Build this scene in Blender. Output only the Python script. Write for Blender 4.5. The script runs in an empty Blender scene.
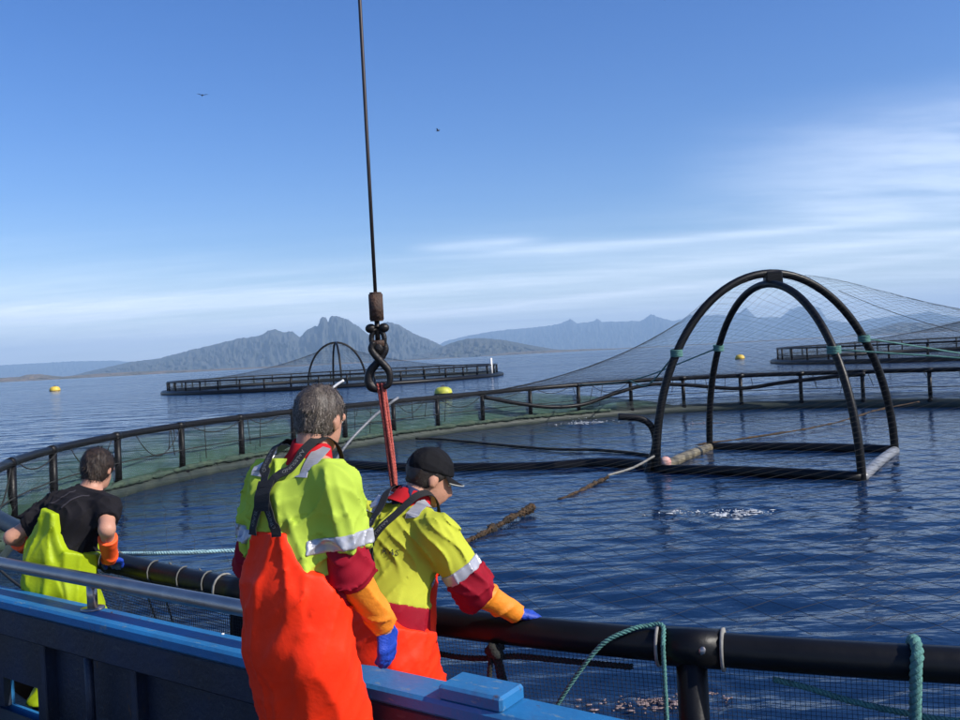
import bpy, math, random
import numpy as np
from mathutils import Vector, Matrix

S = bpy.context.scene
COL = S.collection
rng = np.random.default_rng(7)
random.seed(7)
R = math.radians

# ------------------------------------------------------------------ camera
cam_data = bpy.data.cameras.new('camera')
cam_data.lens = 32.475
cam_data.sensor_width = 36.0
cam_data.clip_start = 0.05
cam_data.clip_end = 120000
cam = bpy.data.objects.new('camera', cam_data)
COL.objects.link(cam)
S.camera = cam
PITCH = -math.atan(3.7 / 866)
ROLL = math.atan(0.0535)                       # hand-held: the horizon climbs to the right
fwd = Vector((0, math.cos(PITCH), math.sin(PITCH)))
r0 = Vector((1, 0, 0)); u0 = r0.cross(fwd)
rt = r0 * math.cos(ROLL) - u0 * math.sin(ROLL)
up = r0 * math.sin(ROLL) + u0 * math.cos(ROLL)
cam.matrix_world = Matrix(((rt.x, up.x, -fwd.x, 0), (rt.y, up.y, -fwd.y, 0),
                           (rt.z, up.z, -fwd.z, 2.25), (0, 0, 0, 1)))

# ------------------------------------------------------------------ light
SUN_AZ, SUN_EL = 115.0, 37.0                    # compass bearing from +Y, elevation
world = bpy.data.worlds.new('World'); S.world = world; world.use_nodes = True
wt = world.node_tree; wn = wt.nodes; wl = wt.links
bg = wn['Background']
sky = wn.new('ShaderNodeTexSky'); sky.sky_type = 'NISHITA'; sky.sun_disc = False
sky.sun_elevation = R(SUN_EL); sky.sun_rotation = R(SUN_AZ)
sky.air_density = 1.0; sky.dust_density = 0.7; sky.ozone_density = 3.0
SKY_STRENGTH = 0.118
bg.inputs[1].default_value = SKY_STRENGTH

def wmath(op, a, b=None, c=None, clamp=False):
    n = wn.new('ShaderNodeMath'); n.operation = op; n.use_clamp = clamp
    for i, v in enumerate((a, b, c)):
        if v is None: continue
        if isinstance(v, (int, float)): n.inputs[i].default_value = v
        else: wl.new(v, n.inputs[i])
    return n.outputs[0]

tc = wn.new('ShaderNodeTexCoord')
sep = wn.new('ShaderNodeSeparateXYZ'); wl.new(tc.outputs['Generated'], sep.inputs[0])
dx, dy, dz = sep.outputs
az = wmath('ARCTAN2', dx, dy)                  # radians, 0 straight ahead, + to the right
el = wmath('ARCSINE', dz)
# cirrus: noise drawn out along the wind, on a high flat layer
inv = wmath('DIVIDE', 1.0, wmath('ADD', wmath('MAXIMUM', dz, 0.0), 0.09))
cu = wmath('MULTIPLY', dx, inv); cv = wmath('MULTIPLY', dy, inv)
cc = wn.new('ShaderNodeCombineXYZ'); wl.new(cu, cc.inputs[0]); wl.new(cv, cc.inputs[1])
def cnoise(scale, rot, detail, seed):
    m = wn.new('ShaderNodeMapping'); wl.new(cc.outputs[0], m.inputs[0])
    m.inputs['Rotation'].default_value = (0, 0, R(rot)); m.inputs['Scale'].default_value = scale
    m.inputs['Location'].default_value = (seed, seed * .7, seed * .3)
    n = wn.new('ShaderNodeTexNoise'); wl.new(m.outputs[0], n.inputs['Vector'])
    n.inputs['Scale'].default_value = 1.0; n.inputs['Detail'].default_value = detail
    n.inputs['Roughness'].default_value = 0.6
    return n.outputs[0]
def smooth(v, lo, hi):
    n = wn.new('ShaderNodeMapRange'); n.interpolation_type = 'SMOOTHSTEP'
    wl.new(v, n.inputs[0]); n.inputs[1].default_value = lo; n.inputs[2].default_value = hi
    return n.outputs[0]
n_long = cnoise((0.35, 1.5, 1), 4, 6, 3.1)
n_wisp = cnoise((0.8, 2.0, 1), -14, 8, 8.4)
n_fine = cnoise((3.0, 9.0, 1), -10, 6, 1.7)
def streak(az0, el0, slope, width, a_lo, a_hi, soft, amount):
    # a long thin cirrus streak or the wide horizon veil: el = el0 + slope*(az-az0), window in azimuth
    line = wmath('ADD', el0, wmath('MULTIPLY', wmath('SUBTRACT', az, az0), slope))
    wob = wmath('MULTIPLY', wmath('SUBTRACT', n_long, 0.5), width * 1.6)
    d = wmath('DIVIDE', wmath('SUBTRACT', wmath('SUBTRACT', el, line), wob), width)
    g = wmath('POWER', 2.718, wmath('MULTIPLY', wmath('MULTIPLY', d, d), -1.0))
    win = wmath('MULTIPLY', smooth(az, a_lo, a_lo + soft), wmath('SUBTRACT', 1.0, smooth(az, a_hi - soft, a_hi)))
    tex = wmath('ADD', 0.55, wmath('MULTIPLY', n_fine, 0.9))
    return wmath('MULTIPLY', wmath('MULTIPLY', wmath('MULTIPLY', g, win), tex), amount)
parts = [
    streak(0.0, 0.082, 0.030, 0.008, -2.2, 2.4, .5, 0.22),
    streak(0.0, 0.054, 0.050, 0.0045, -1.6, 1.1, .4, 0.20),
    streak(0.2, 0.118, 0.005, 0.0055, -0.06, 0.52, .16, 0.27),
    streak(-0.02, 0.128, 0.02, 0.0055, -0.09, 0.10, .07, 0.26),
    streak(0.0, 0.0, 0.0, 0.085, -3.1, 3.1, .02, 0.80),  # veil round the whole horizon, added to whiten the low sky
]
# broad cirrus sheet over the right-hand sky
sheet = wmath('MULTIPLY', smooth(n_wisp, 0.22, 0.66),
              wmath('MULTIPLY', smooth(az, 0.18, 0.50),
                    wmath('MULTIPLY', smooth(el, 0.085, 0.14), wmath('SUBTRACT', 1.0, smooth(el, 0.17, 0.27)))))
parts.append(wmath('MULTIPLY', sheet, 0.40))
tot = parts[0]
for p_ in parts[1:]: tot = wmath('ADD', tot, p_)
tot = wmath('MINIMUM', tot, 0.85)
skyc = wn.new('ShaderNodeHueSaturation'); wl.new(sky.outputs[0], skyc.inputs['Color'])
skyc.inputs['Saturation'].default_value = 1.34; skyc.inputs['Hue'].default_value = .516
mixc = wn.new('ShaderNodeMix'); mixc.data_type = 'RGBA'
wl.new(tot, mixc.inputs[0]); wl.new(skyc.outputs[0], mixc.inputs[6])
mixc.inputs[7].default_value = (10.0, 10.6, 11.4, 1)
wl.new(mixc.outputs[2], bg.inputs[0])

sun_d = bpy.data.lights.new('sun', 'SUN'); sun_d.energy = 4.6; sun_d.angle = R(0.5); sun_d.color = (1, .95, .87)
sun = bpy.data.objects.new('sun', sun_d); COL.objects.link(sun)
sv = Vector((math.cos(R(SUN_EL)) * math.sin(R(SUN_AZ)), math.cos(R(SUN_EL)) * math.cos(R(SUN_AZ)), math.sin(R(SUN_EL))))
sun.rotation_euler = sv.to_track_quat('Z', 'Y').to_euler()
S.view_settings.view_transform = 'Standard'; S.view_settings.look = 'None'
S.view_settings.exposure = 0.48; S.view_settings.gamma = 1.0
S.cycles.max_bounces = 8; S.cycles.transparent_max_bounces = 24; S.cycles.volume_bounces = 0
S.cycles.use_denoising = True

# ------------------------------------------------------------------ materials
def mat(name, col, rough=.5, metal=0.0, var=.25, scale=6.0, bump=0.0, bscale=40.0, col2=None, spec=.5, coords='Object', stretch=(1, 1, 1), alpha=None, sheen=0, trans=None):
    m = bpy.data.materials.new(name); m.use_nodes = True
    t = m.node_tree; n = t.nodes; l = t.links; p = n['Principled BSDF']
    p.inputs['Roughness'].default_value = rough; p.inputs['Metallic'].default_value = metal
    p.inputs['Specular IOR Level'].default_value = spec
    if sheen: p.inputs['Sheen Weight'].default_value = sheen
    c = n.new('ShaderNodeTexCoord'); mp = n.new('ShaderNodeMapping'); l.new(c.outputs[coords], mp.inputs[0])
    mp.inputs['Scale'].default_value = stretch
    a = n.new('ShaderNodeTexNoise'); a.inputs['Scale'].default_value = scale; a.inputs['Detail'].default_value = 6
    l.new(mp.outputs[0], a.inputs['Vector'])
    r = n.new('ShaderNodeMapRange'); r.inputs[1].default_value = .3; r.inputs[2].default_value = .7
    l.new(a.outputs[0], r.inputs[0])
    mx = n.new('ShaderNodeMix'); mx.data_type = 'RGBA'; l.new(r.outputs[0], mx.inputs[0])
    lo = col2 if col2 else tuple(x * (1 - var) for x in col)
    mx.inputs[6].default_value = (*lo, 1); mx.inputs[7].default_value = (*col, 1)
    l.new(mx.outputs[2], p.inputs['Base Color'])
    rr = n.new('ShaderNodeMapRange'); rr.inputs[3].default_value = max(.02, rough - .08); rr.inputs[4].default_value = min(1, rough + .12)
    l.new(a.outputs[0], rr.inputs[0]); l.new(rr.outputs[0], p.inputs['Roughness'])
    if bump:
        b = n.new('ShaderNodeTexNoise'); b.inputs['Scale'].default_value = bscale; b.inputs['Detail'].default_value = 4
        l.new(mp.outputs[0], b.inputs['Vector'])
        bp = n.new('ShaderNodeBump'); bp.inputs['Strength'].default_value = bump; bp.inputs['Distance'].default_value = .01
        l.new(b.outputs[0], bp.inputs['Height']); l.new(bp.outputs[0], p.inputs['Normal'])
    return m

M = {}
M['hdpe'] = mat('black_plastic_pipe', (.005, .005, .006), .40, var=.4, scale=3, bump=.15, bscale=30, spec=.22)
M['hdpe_old'] = mat('weathered_plastic_pipe', (.007, .007, .008), .40, var=.5, scale=2.5, bump=.2, bscale=20, spec=.24)
M['hdpe_green'] = mat('algae_grown_pipe', (.034, .045, .034), .6, scale=3, col2=(.014, .024, .021), bump=.6, bscale=25)
M['wet_growth'] = mat('pale_wet_growth', (.20, .17, .11), .5, scale=5, col2=(.06, .05, .03), bump=.8, bscale=30)
M['brown_growth'] = mat('brown_fouling', (.085, .046, .018), .9, scale=10, col2=(.014, .011, .007), bump=1.0, bscale=60)
M['steel'] = mat('stainless_steel', (.42, .37, .34), .36, metal=1.0, var=.25, scale=9, bump=.05, bscale=60)
M['paint_blue'] = mat('blue_marine_paint', (.008, .15, .40), .5, scale=3, col2=(.008, .105, .28), bump=.25, bscale=45)
M['paint_wall'] = mat('grimy_shaded_blue_paint', (.008, .018, .045), .6, scale=2.2, col2=(.010, .013, .020), bump=.3, bscale=30, stretch=(1, 1, .35))
def worn_paint(name, col, col2, worn):
    """painted steel: tone drift, scuffs to primer, rust spots with runs"""
    m = mat(name, col, .5, scale=3, col2=col2, bump=.3, bscale=35); t = m.node_tree; n = t.nodes; l = t.links; p = n['Principled BSDF']
    src = p.inputs['Base Color'].links[0].from_socket; tc_ = n.new('ShaderNodeTexCoord')
    def layer(src, scale, st, lo, hi, c, detail=8):
        mp = n.new('ShaderNodeMapping'); l.new(tc_.outputs['Object'], mp.inputs[0]); mp.inputs['Scale'].default_value = st
        k = n.new('ShaderNodeTexNoise'); k.inputs['Scale'].default_value = scale; k.inputs['Detail'].default_value = detail; k.inputs['Roughness'].default_value = .7; l.new(mp.outputs[0], k.inputs['Vector'])
        r = n.new('ShaderNodeMapRange'); l.new(k.outputs[0], r.inputs[0]); r.inputs[1].default_value = lo; r.inputs[2].default_value = hi
        x = n.new('ShaderNodeMix'); x.data_type = 'RGBA'; l.new(r.outputs[0], x.inputs[0]); l.new(src, x.inputs[6]); x.inputs[7].default_value = (*c, 1); return x.outputs[2]
    q = layer(src, 5, (.4, 1, 1), .56, .75, tuple(a * .45 + .02 for a in col))
    q = layer(q, 26, (.35, 1, 1), .60, .64, worn)
    q = layer(q, 14, (1, 1, .25), .63, .69, (.07, .035, .018))
    l.new(q, p.inputs['Base Color']); return m
M['paint_blue'] = worn_paint('worn_blue_marine_paint', (.012, .155, .37), (.012, .11, .27), (.11, .19, .26))
M['paint_wall'] = worn_paint('grimy_shaded_blue_paint', (.007, .018, .048), (.010, .013, .020), (.03, .04, .055))  # blue paint with the bulwark's shade put into the colour, plus grime
M['deck'] = mat('painted_steel_deck', (.06, .065, .07), .7, scale=3, col2=(.03, .033, .04), bump=.5, bscale=80)
M['rust'] = mat('rusty_steel', (.085, .04, .022), .75, scale=22, col2=(.03, .017, .012), bump=.7, bscale=70)
M['black_steel'] = mat('black_forged_steel', (.022, .020, .020), .45, metal=.6, scale=15, bump=.4, bscale=60)
M['wire'] = mat('greased_wire_rope', (.06, .05, .05), .5, metal=.7, scale=60, stretch=(1, 1, .2))
M['rope_teal'] = mat('teal_rope', (.09, .24, .21), .85, scale=40, var=.4, bump=.5, bscale=120)
M['rope_pale'] = mat('pale_blue_rope', (.36, .58, .62), .8, scale=30, var=.3)
M['rope_red'] = mat('red_rope', (.50, .10, .075), .85, scale=30, var=.45, bump=.6, bscale=120)
M['rope_dark'] = mat('dark_rope', (.018, .02, .018), .9, scale=30, var=.4, bump=.6, bscale=120)
M['rope_grey'] = mat('grey_rope', (.28, .27, .24), .85, scale=30, var=.4)
M['twine_dark'] = mat('dark_net_twine', (.030, .034, .034), .9, var=.3)
M['twine_bird'] = mat('bird_net_twine', (.026, .026, .024), .9, var=.3)
M['yellow_buoy'] = mat('yellow_buoy_plastic', (.75, .52, .06), .5, scale=3, col2=(.5, .34, .05))
M['green_buoy'] = mat('yellow_green_buoy_plastic', (.50, .50, .05), .5, scale=3, col2=(.25, .28, .04))
M['white'] = mat('white_plastic', (.75, .75, .74), .5, var=.15)
M['grey_pipe'] = mat('light_grey_pipe', (.22, .23, .25), .4, var=.3)
M['foam'] = mat('white_foam', (.50, .53, .56), .6, var=.1)
M['foam_pink'] = mat('pinkish_foam', (.30, .22, .21), .35, scale=30, col2=(.14, .10, .10))
M['bird'] = mat('gull_dark', (.10, .10, .11), .8)
M['rock'] = mat('mountain_rock', (.060, .060, .052), .95, scale=.006, col2=(.026, .034, .026), bump=0)
M['shore'] = mat('shore_rock', (.17, .12, .085), .95, scale=.01, col2=(.06, .065, .04))

def net_material(name, col, cov_lo, cov_hi, cell):
    """knotted net: grid of twine with open holes, weed film of uneven thickness"""
    m = bpy.data.materials.new(name); m.use_nodes = True
    t = m.node_tree; n = t.nodes; l = t.links; p = n['Principled BSDF']; out = n['Material Output']
    p.inputs['Base Color'].default_value = (*col, 1); p.inputs['Roughness'].default_value = .9
    p.inputs['Specular IOR Level'].default_value = .1
    uv = n.new('ShaderNodeUVMap'); sx = n.new('ShaderNodeSeparateXYZ'); l.new(uv.outputs[0], sx.inputs[0])
    def mt(op, a, b=None):
        k = n.new('ShaderNodeMath'); k.operation = op
        for i, v in enumerate((a, b)):
            if v is None: continue
            if isinstance(v, (int, float)): k.inputs[i].default_value = v
            else: l.new(v, k.inputs[i])
        return k.outputs[0]
    nz = n.new('ShaderNodeTexNoise'); l.new(uv.outputs[0], nz.inputs['Vector']); nz.inputs['Scale'].default_value = 1.1; nz.inputs['Detail'].default_value = 7
    cov = n.new('ShaderNodeMapRange'); l.new(nz.outputs[0], cov.inputs[0]); cov.inputs[1].default_value = .3; cov.inputs[2].default_value = .7
    cov.inputs[3].default_value = cov_lo; cov.inputs[4].default_value = cov_hi
    hgt = n.new('ShaderNodeMapRange'); l.new(sx.outputs[1], hgt.inputs[0]); hgt.inputs[1].default_value = .9; hgt.inputs[2].default_value = .15; hgt.inputs[3].default_value = .75; hgt.inputs[4].default_value = 2.0
    cvx = mt('MULTIPLY', cov.outputs[0], hgt.outputs[0])
    a = mt('LESS_THAN', mt('FRACT', mt('DIVIDE', mt('ADD', sx.outputs[0], sx.outputs[1]), cell)), cvx)
    b = mt('LESS_THAN', mt('FRACT', mt('DIVIDE', mt('SUBTRACT', sx.outputs[0], sx.outputs[1]), cell)), cvx)
    al = mt('MAXIMUM', a, b)
    tr = n.new('ShaderNodeBsdfTransparent'); ms = n.new('ShaderNodeMixShader')
    l.new(al, ms.inputs[0]); l.new(tr.outputs[0], ms.inputs[1]); l.new(p.outputs[0], ms.inputs[2]); l.new(ms.outputs[0], out.inputs['Surface'])
    return m
M['net_green'] = net_material('weedy_green_net', (.045, .090, .066), .26, .52, .05)
M['net_dark'] = net_material('dark_cage_net', (.05, .06, .06), .10, .25, .05)

# ------------------------------------------------------------------ mesh helpers
def link(o, parent=None):
    COL.objects.link(o)
    if parent is not None: o.parent = parent
    return o
def mesh_obj(name, v, f, m=None, parent=None, smooth=True):
    me = bpy.data.meshes.new(name)
    me.from_pydata([tuple(map(float, x)) for x in v] if not isinstance(v, np.ndarray) else v.tolist(), [], f if isinstance(f, list) else f.tolist())
    if smooth and len(me.polygons): me.polygons.foreach_set('use_smooth', [True] * len(me.polygons))
    me.update()
    if m is not None: me.materials.append(M[m] if isinstance(m, str) else m)
    return link(bpy.data.objects.new(name, me), parent)
def tag(o, label, cat, group=None):
    o['label'] = label; o['category'] = cat
    if group: o['group'] = group
    return o
def empty(name, loc=(0, 0, 0), rz=0.0):
    o = bpy.data.objects.new(name, None); o.empty_display_size = .2
    COL.objects.link(o); o.location = loc; o.rotation_euler = (0, 0, rz); return o

class MB:
    def __init__(s): s.v = []; s.f = []; s.n = 0
    def add(s, v, f):
        v = np.asarray(v, float); s.v.append(v); s.f += [tuple(i + s.n for i in q) for q in f]; s.n += len(v)
    def tube(s, pts, r, sides=8, closed=False, caps=True, ell=None):
        P = np.asarray(pts, float); n = len(P)
        rad = np.full(n, r, float) if np.isscalar(r) else np.asarray(r, float)
        T = np.gradient(P, axis=0) if not closed else (np.roll(P, -1, 0) - np.roll(P, 1, 0))
        T /= np.maximum(np.linalg.norm(T, axis=1, keepdims=True), 1e-9)
        ref = np.array([0, 0, 1.0]) if abs(T[0][2]) < .9 else np.array([1.0, 0, 0])
        N = np.zeros_like(P); a = np.cross(T[0], ref); N[0] = a / np.linalg.norm(a)
        for i in range(1, n):
            a = N[i - 1] - T[i] * N[i - 1].dot(T[i]); N[i] = a / max(np.linalg.norm(a), 1e-9)
        B = np.cross(T, N)
        ang = np.arange(sides) * 2 * math.pi / sides
        V = (P[:, None] + rad[:, None, None] * (np.cos(ang)[None, :, None] * N[:, None] + np.sin(ang)[None, :, None] * B[:, None])).reshape(-1, 3)
        F = []
        for i in range(n if closed else n - 1):
            j = (i + 1) % n
            for k in range(sides):
                q = (k + 1) % sides
                F.append((i * sides + k, i * sides + q, j * sides + q, j * sides + k))
        if caps and not closed:
            F.append(tuple(range(sides))[::-1]); F.append(tuple((n - 1) * sides + k for k in range(sides)))
        s.add(V, F); return s
    def box(s, c, h, rot=None, bev=0.0):
        c = np.asarray(c, float); h = np.asarray(h, float)
        if bev <= 0:
            V = np.array([[x, y, z] for x in (-1, 1) for y in (-1, 1) for z in (-1, 1)], float) * h
            F = [(0, 1, 3, 2), (4, 6, 7, 5), (0, 4, 5, 1), (2, 3, 7, 6), (0, 2, 6, 4), (1, 5, 7, 3)]
        else:
            V = []; F = []
            # chamfered box: 24 verts
            idx = {}
            for sx in (-1, 1):
                for sy in (-1, 1):
                    for sz in (-1, 1):
                        for ax in range(3):
                            q = np.array([sx, sy, sz], float) * h
                            for b_ in range(3):
                                if b_ != ax: q[b_] -= np.sign(q[b_]) * bev
                            idx[(sx, sy, sz, ax)] = len(V); V.append(q)
            for ax in range(3):
                o1, o2 = [(1, 2), (2, 0), (0, 1)][ax]
                for sg in (-1, 1):
                    def key(a_, b_):
                        k = [0, 0, 0]; k[ax] = sg; k[o1] = a_; k[o2] = b_; return idx[(*k, ax)]
                    q = [key(-1, -1), key(1, -1), key(1, 1), key(-1, 1)]
                    F.append(tuple(q if sg > 0 else q[::-1]))
            for ax in range(3):
                o1, o2 = [(1, 2), (2, 0), (0, 1)][ax]
                for a_ in (-1, 1):
                    for b_ in (-1, 1):
                        def key(e, axx):
                            k = [0, 0, 0]; k[ax] = e; k[o1] = a_; k[o2] = b_; return idx[(*k, axx)]
                        q = [key(-1, o1), key(1, o1), key(1, o2), key(-1, o2)]
                        F.append(tuple(q if a_ * b_ > 0 else q[::-1]))
            for sx in (-1, 1):
                for sy in (-1, 1):
                    for sz in (-1, 1):
                        q = [idx[(sx, sy, sz, a)] for a in range(3)]
                        F.append(tuple(q if sx * sy * sz > 0 else q[::-1]))
            V = np.array(V)
        if rot is not None: V = V @ np.array(rot).T
        s.add(V + c, F); return s
    def blob(s, c, r, seg=8, rings=6, jit=0.0):
        c = np.asarray(c, float); r = np.asarray(r, float) * np.ones(3)
        V = [c + r * [0, 0, 1]]; F = []
        for i in range(1, rings):
            t = math.pi * i / rings
            for k in range(seg):
                a = 2 * math.pi * k / seg
                q = np.array([math.sin(t) * math.cos(a), math.sin(t) * math.sin(a), math.cos(t)]) * (1 + jit * (rng.random() - .5))
                V.append(c + r * q)
        V.append(c - r * [0, 0, 1]); L = len(V) - 1
        for k in range(seg): F.append((0, 1 + k, 1 + (k + 1) % seg))
        for i in range(rings - 2):
            for k in range(seg):
                a = 1 + i * seg + k; b = 1 + i * seg + (k + 1) % seg
                F.append((a, a + seg, b + seg, b))
        o = 1 + (rings - 2) * seg
        for k in range(seg): F.append((o + k, L, o + (k + 1) % seg))
        s.add(V, F); return s
    def build(s, name, m, parent=None, smooth=True):
        o = mesh_obj(name, np.concatenate(s.v), s.f, m, parent, smooth)
        return o

def spline(pts, n=40, closed=False):
    P = np.asarray(pts, float)
    if closed: P = np.vstack([P[-1], P, P[0], P[1]])
    else: P = np.vstack([2 * P[0] - P[1], P, 2 * P[-1] - P[-2]])
    out = []; segs = len(P) - 3; per = max(2, n // segs)
    for i in range(segs):
        a, b, c, d = P[i:i + 4]
        for t in np.linspace(0, 1, per, endpoint=False):
            out.append(.5 * ((2 * b) + (c - a) * t + (2 * a - 5 * b + 4 * c - d) * t * t + (-a + 3 * b - 3 * c + d) * t ** 3))
    if not closed: out.append(P[-2])
    return np.array(out)
def rope_mb(pts, r, pitch, n=None, strands=3, sides=5, mb=None):
    """laid rope: strands wound round a centre line"""
    P = np.asarray(pts, float); L = np.r_[0, np.cumsum(np.linalg.norm(np.diff(P, axis=0), axis=1))]
    n = n or max(8, int(L[-1] / pitch * 9)); t = np.linspace(0, L[-1], n)
    C = np.stack([np.interp(t, L, P[:, k]) for k in range(3)], -1)
    T = np.gradient(C, axis=0); T /= np.linalg.norm(T, axis=1, keepdims=True)
    ref = np.array([.3, .2, 1.0]) if abs(T[:, 2]).mean() < .8 else np.array([1.0, .2, 0])
    A = np.cross(T, ref); A /= np.linalg.norm(A, axis=1, keepdims=True); B = np.cross(T, A)
    mb = mb or MB()
    for s_ in range(strands):
        ph = t / pitch * 2 * math.pi + s_ * 2 * math.pi / strands
        mb.tube(C + .52 * r * (np.cos(ph)[:, None] * A + np.sin(ph)[:, None] * B), r * .56, sides)
    return mb

def vnoise(x, y, seed=0):
    """cheap smooth value noise on arrays"""
    xi = np.floor(x).astype(np.int64); yi = np.floor(y).astype(np.int64); fx = x - xi; fy = y - yi
    fx = fx * fx * (3 - 2 * fx); fy = fy * fy * (3 - 2 * fy)
    def h(a, b):
        k = (a * 374761393 + b * 668265263 + seed * 1442695041) & 0x7fffffff
        k = ((k ^ (k >> 13)) * 1274126177) & 0x7fffffff
        return ((k ^ (k >> 16)) & 0xffff) / 65535.0
    return (h(xi, yi) * (1 - fx) + h(xi + 1, yi) * fx) * (1 - fy) + (h(xi, yi + 1) * (1 - fx) + h(xi + 1, yi + 1) * fx) * fy
def fbm(x, y, seed=0, oct=5, gain=.5):
    a = 1.0; s = 0.0; t = 0.0
    for i in range(oct):
        s = s + a * vnoise(x, y, seed + i); t += a; x = x * 2.03 + 11.3; y = y * 2.03 + 5.7; a *= gain
    return s / t

# ------------------------------------------------------------------ water
def build_water():
    fine = np.radians(np.linspace(-66, 66, 560)); coarse = np.radians(np.linspace(66, 294, 60)[1:-1])
    A = np.r_[fine, coarse]
    rad = [0.6]
    while rad[-1] < 70: rad.append(rad[-1] * 1.0068)
    while rad[-1] < 27000: rad.append(rad[-1] * 1.06)
    rad = np.array(rad)
    rr, aa = np.meshgrid(rad, A, indexing='ij'); X = rr * np.sin(aa); Y = rr * np.cos(aa); Zz = np.zeros_like(X)
    # wind ripples: directional wave trains, each bent by slow noise so that crests break up
    wob = fbm(X * .16, Y * .26, 5, 3) * 6; wob2 = fbm(X * .5 + 40, Y * .7, 9, 3) * 5
    gust = .2 + 1.6 * np.clip(fbm(X * .16 + 3, Y * .30, 21, 3) * 1.7 - .35, 0, 1.2)
    for lam, deg, amp, ph, w in ((2.3, 84, .0045, 0, .8), (1.3, 99, .0040, 1.3, .9), (.85, 78, .0045, 2.2, 1.1), (.62, 104, .0048, .4, 1.2), (.52, 72, .0042, 4.4, 1.2),
                                 (.43, 92, .0048, 3.3, 1.3), (.36, 76, .0042, 5.1, 1.4), (.29, 104, .0036, 2.7, 1.5), (.235, 86, .0028, 1.7, 1.6), (.18, 112, .0018, .9, 1.6)):
        k = 2 * math.pi / lam; d = R(deg)
        fade = np.clip((lam / (rr * .0076 + .016) - 2.0) / 3.0, 0, 1)
        p = k * (X * math.cos(d) + Y * math.sin(d)) + ph + w * (wob if lam > .8 else wob + wob2)
        g2 = gust * (.4 + 1.2 * vnoise(X * .7 / max(lam, .3) + ph * 9, Y * 1.0 / max(lam, .3), int(ph * 10)))
        sn = np.sin(p); Zz += amp * g2 * fade * (sn + .30 * np.cos(2 * p))
    for cx, cy, am, lam, ext in ((3.2, 11.35, .020, .36, .9), (3.16, 26.9, .03, .7, 2.0), (1.05, 5.5, .016, .22, .5), (5.9, 11.2, .006, .35, .9)):
        q = np.hypot(X - cx, (Y - cy)); Zz += am * np.cos(q / lam * 2 * math.pi) * np.exp(-(q / ext) ** 2) * np.clip(q / .2, .2, 1)
    na = len(A); nr = len(rad)
    V = np.stack([X, Y, Zz], -1).reshape(-1, 3)
    V = np.vstack([V, [[0, 0, 0]]])
    i, j = np.meshgrid(np.arange(nr - 1), np.arange(na), indexing='ij'); j2 = (j + 1) % na
    F = np.stack([i * na + j, i * na + j2, (i + 1) * na + j2, (i + 1) * na + j], -1).reshape(-1, 4)
    F = F[:, ::-1]
    me = bpy.data.meshes.new('sea')
    me.vertices.add(len(V)); me.vertices.foreach_set('co', V.astype(np.float32).ravel())
    me.loops.add(F.size); me.loops.foreach_set('vertex_index', F.astype(np.int32).ravel())
    me.polygons.add(len(F)); me.polygons.foreach_set('loop_start', np.arange(0, F.size, 4, dtype=np.int32))
    me.polygons.foreach_set('use_smooth', np.ones(len(F), bool)); me.update(calc_edges=True); me.validate()
    m = bpy.data.materials.new('sea_water'); m.use_nodes = True; t = m.node_tree; n = t.nodes; l = t.links; p = n['Principled BSDF']
    p.inputs['Base Color'].default_value = (.006, .022, .062, 1); p.inputs['IOR'].default_value = 1.333
    p.inputs['Specular IOR Level'].default_value = .5
    g = n.new('ShaderNodeNewGeometry')
    def nz(scale, detail, stretch, rot):
        mp = n.new('ShaderNodeMapping'); l.new(g.outputs['Position'], mp.inputs[0]); mp.inputs['Scale'].default_value = stretch; mp.inputs['Rotation'].default_value = (0, 0, R(rot))
        k = n.new('ShaderNodeTexNoise'); k.inputs['Scale'].default_value = scale; k.inputs['Detail'].default_value = detail; k.inputs['Roughness'].default_value = .55
        l.new(mp.outputs[0], k.inputs['Vector']); return k.outputs[0]
    b1 = n.new('ShaderNodeBump'); b1.inputs['Distance'].default_value = .05; b1.inputs['Strength'].default_value = .9
    l.new(nz(3.4, 3.0, (.42, 1, 1), 4), b1.inputs['Height'])
    b2 = n.new('ShaderNodeBump'); b2.inputs['Distance'].default_value = .45; b2.inputs['Strength'].default_value = .55
    # open water outside the pen runs a short chop, inside it the nets damp it
    vs = n.new('ShaderNodeVectorMath'); vs.operation = 'DISTANCE'; l.new(g.outputs['Position'], vs.inputs[0]); vs.inputs[1].default_value = (5.6, 16, 0)
    dm = n.new('ShaderNodeMapRange'); l.new(vs.outputs['Value'], dm.inputs[0]); dm.inputs[1].default_value = 13; dm.inputs[2].default_value = 17; dm.inputs[3].default_value = .10; dm.inputs[4].default_value = 1.0
    l.new(dm.outputs[0], b2.inputs['Strength']); b2.inputs['Distance'].default_value = .85
    l.new(nz(.55, 3, (.45, 1, 1), -6), b2.inputs['Height']); l.new(b1.outputs[0], b2.inputs['Normal'])
    l.new(b2.outputs[0], p.inputs['Normal'])
    # calm and ruffled lanes
    mr = n.new('ShaderNodeMapRange'); l.new(nz(.012, 4, (.35, 1, 1), 5), mr.inputs[0]); mr.inputs[1].default_value = .35; mr.inputs[2].default_value = .65
    mr.inputs[3].default_value = .06; mr.inputs[4].default_value = .22; l.new(mr.outputs[0], p.inputs['Roughness'])
    me.materials.append(m)
    o = link(bpy.data.objects.new('sea', me)); o['kind'] = 'structure'
    return o
build_water()

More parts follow.
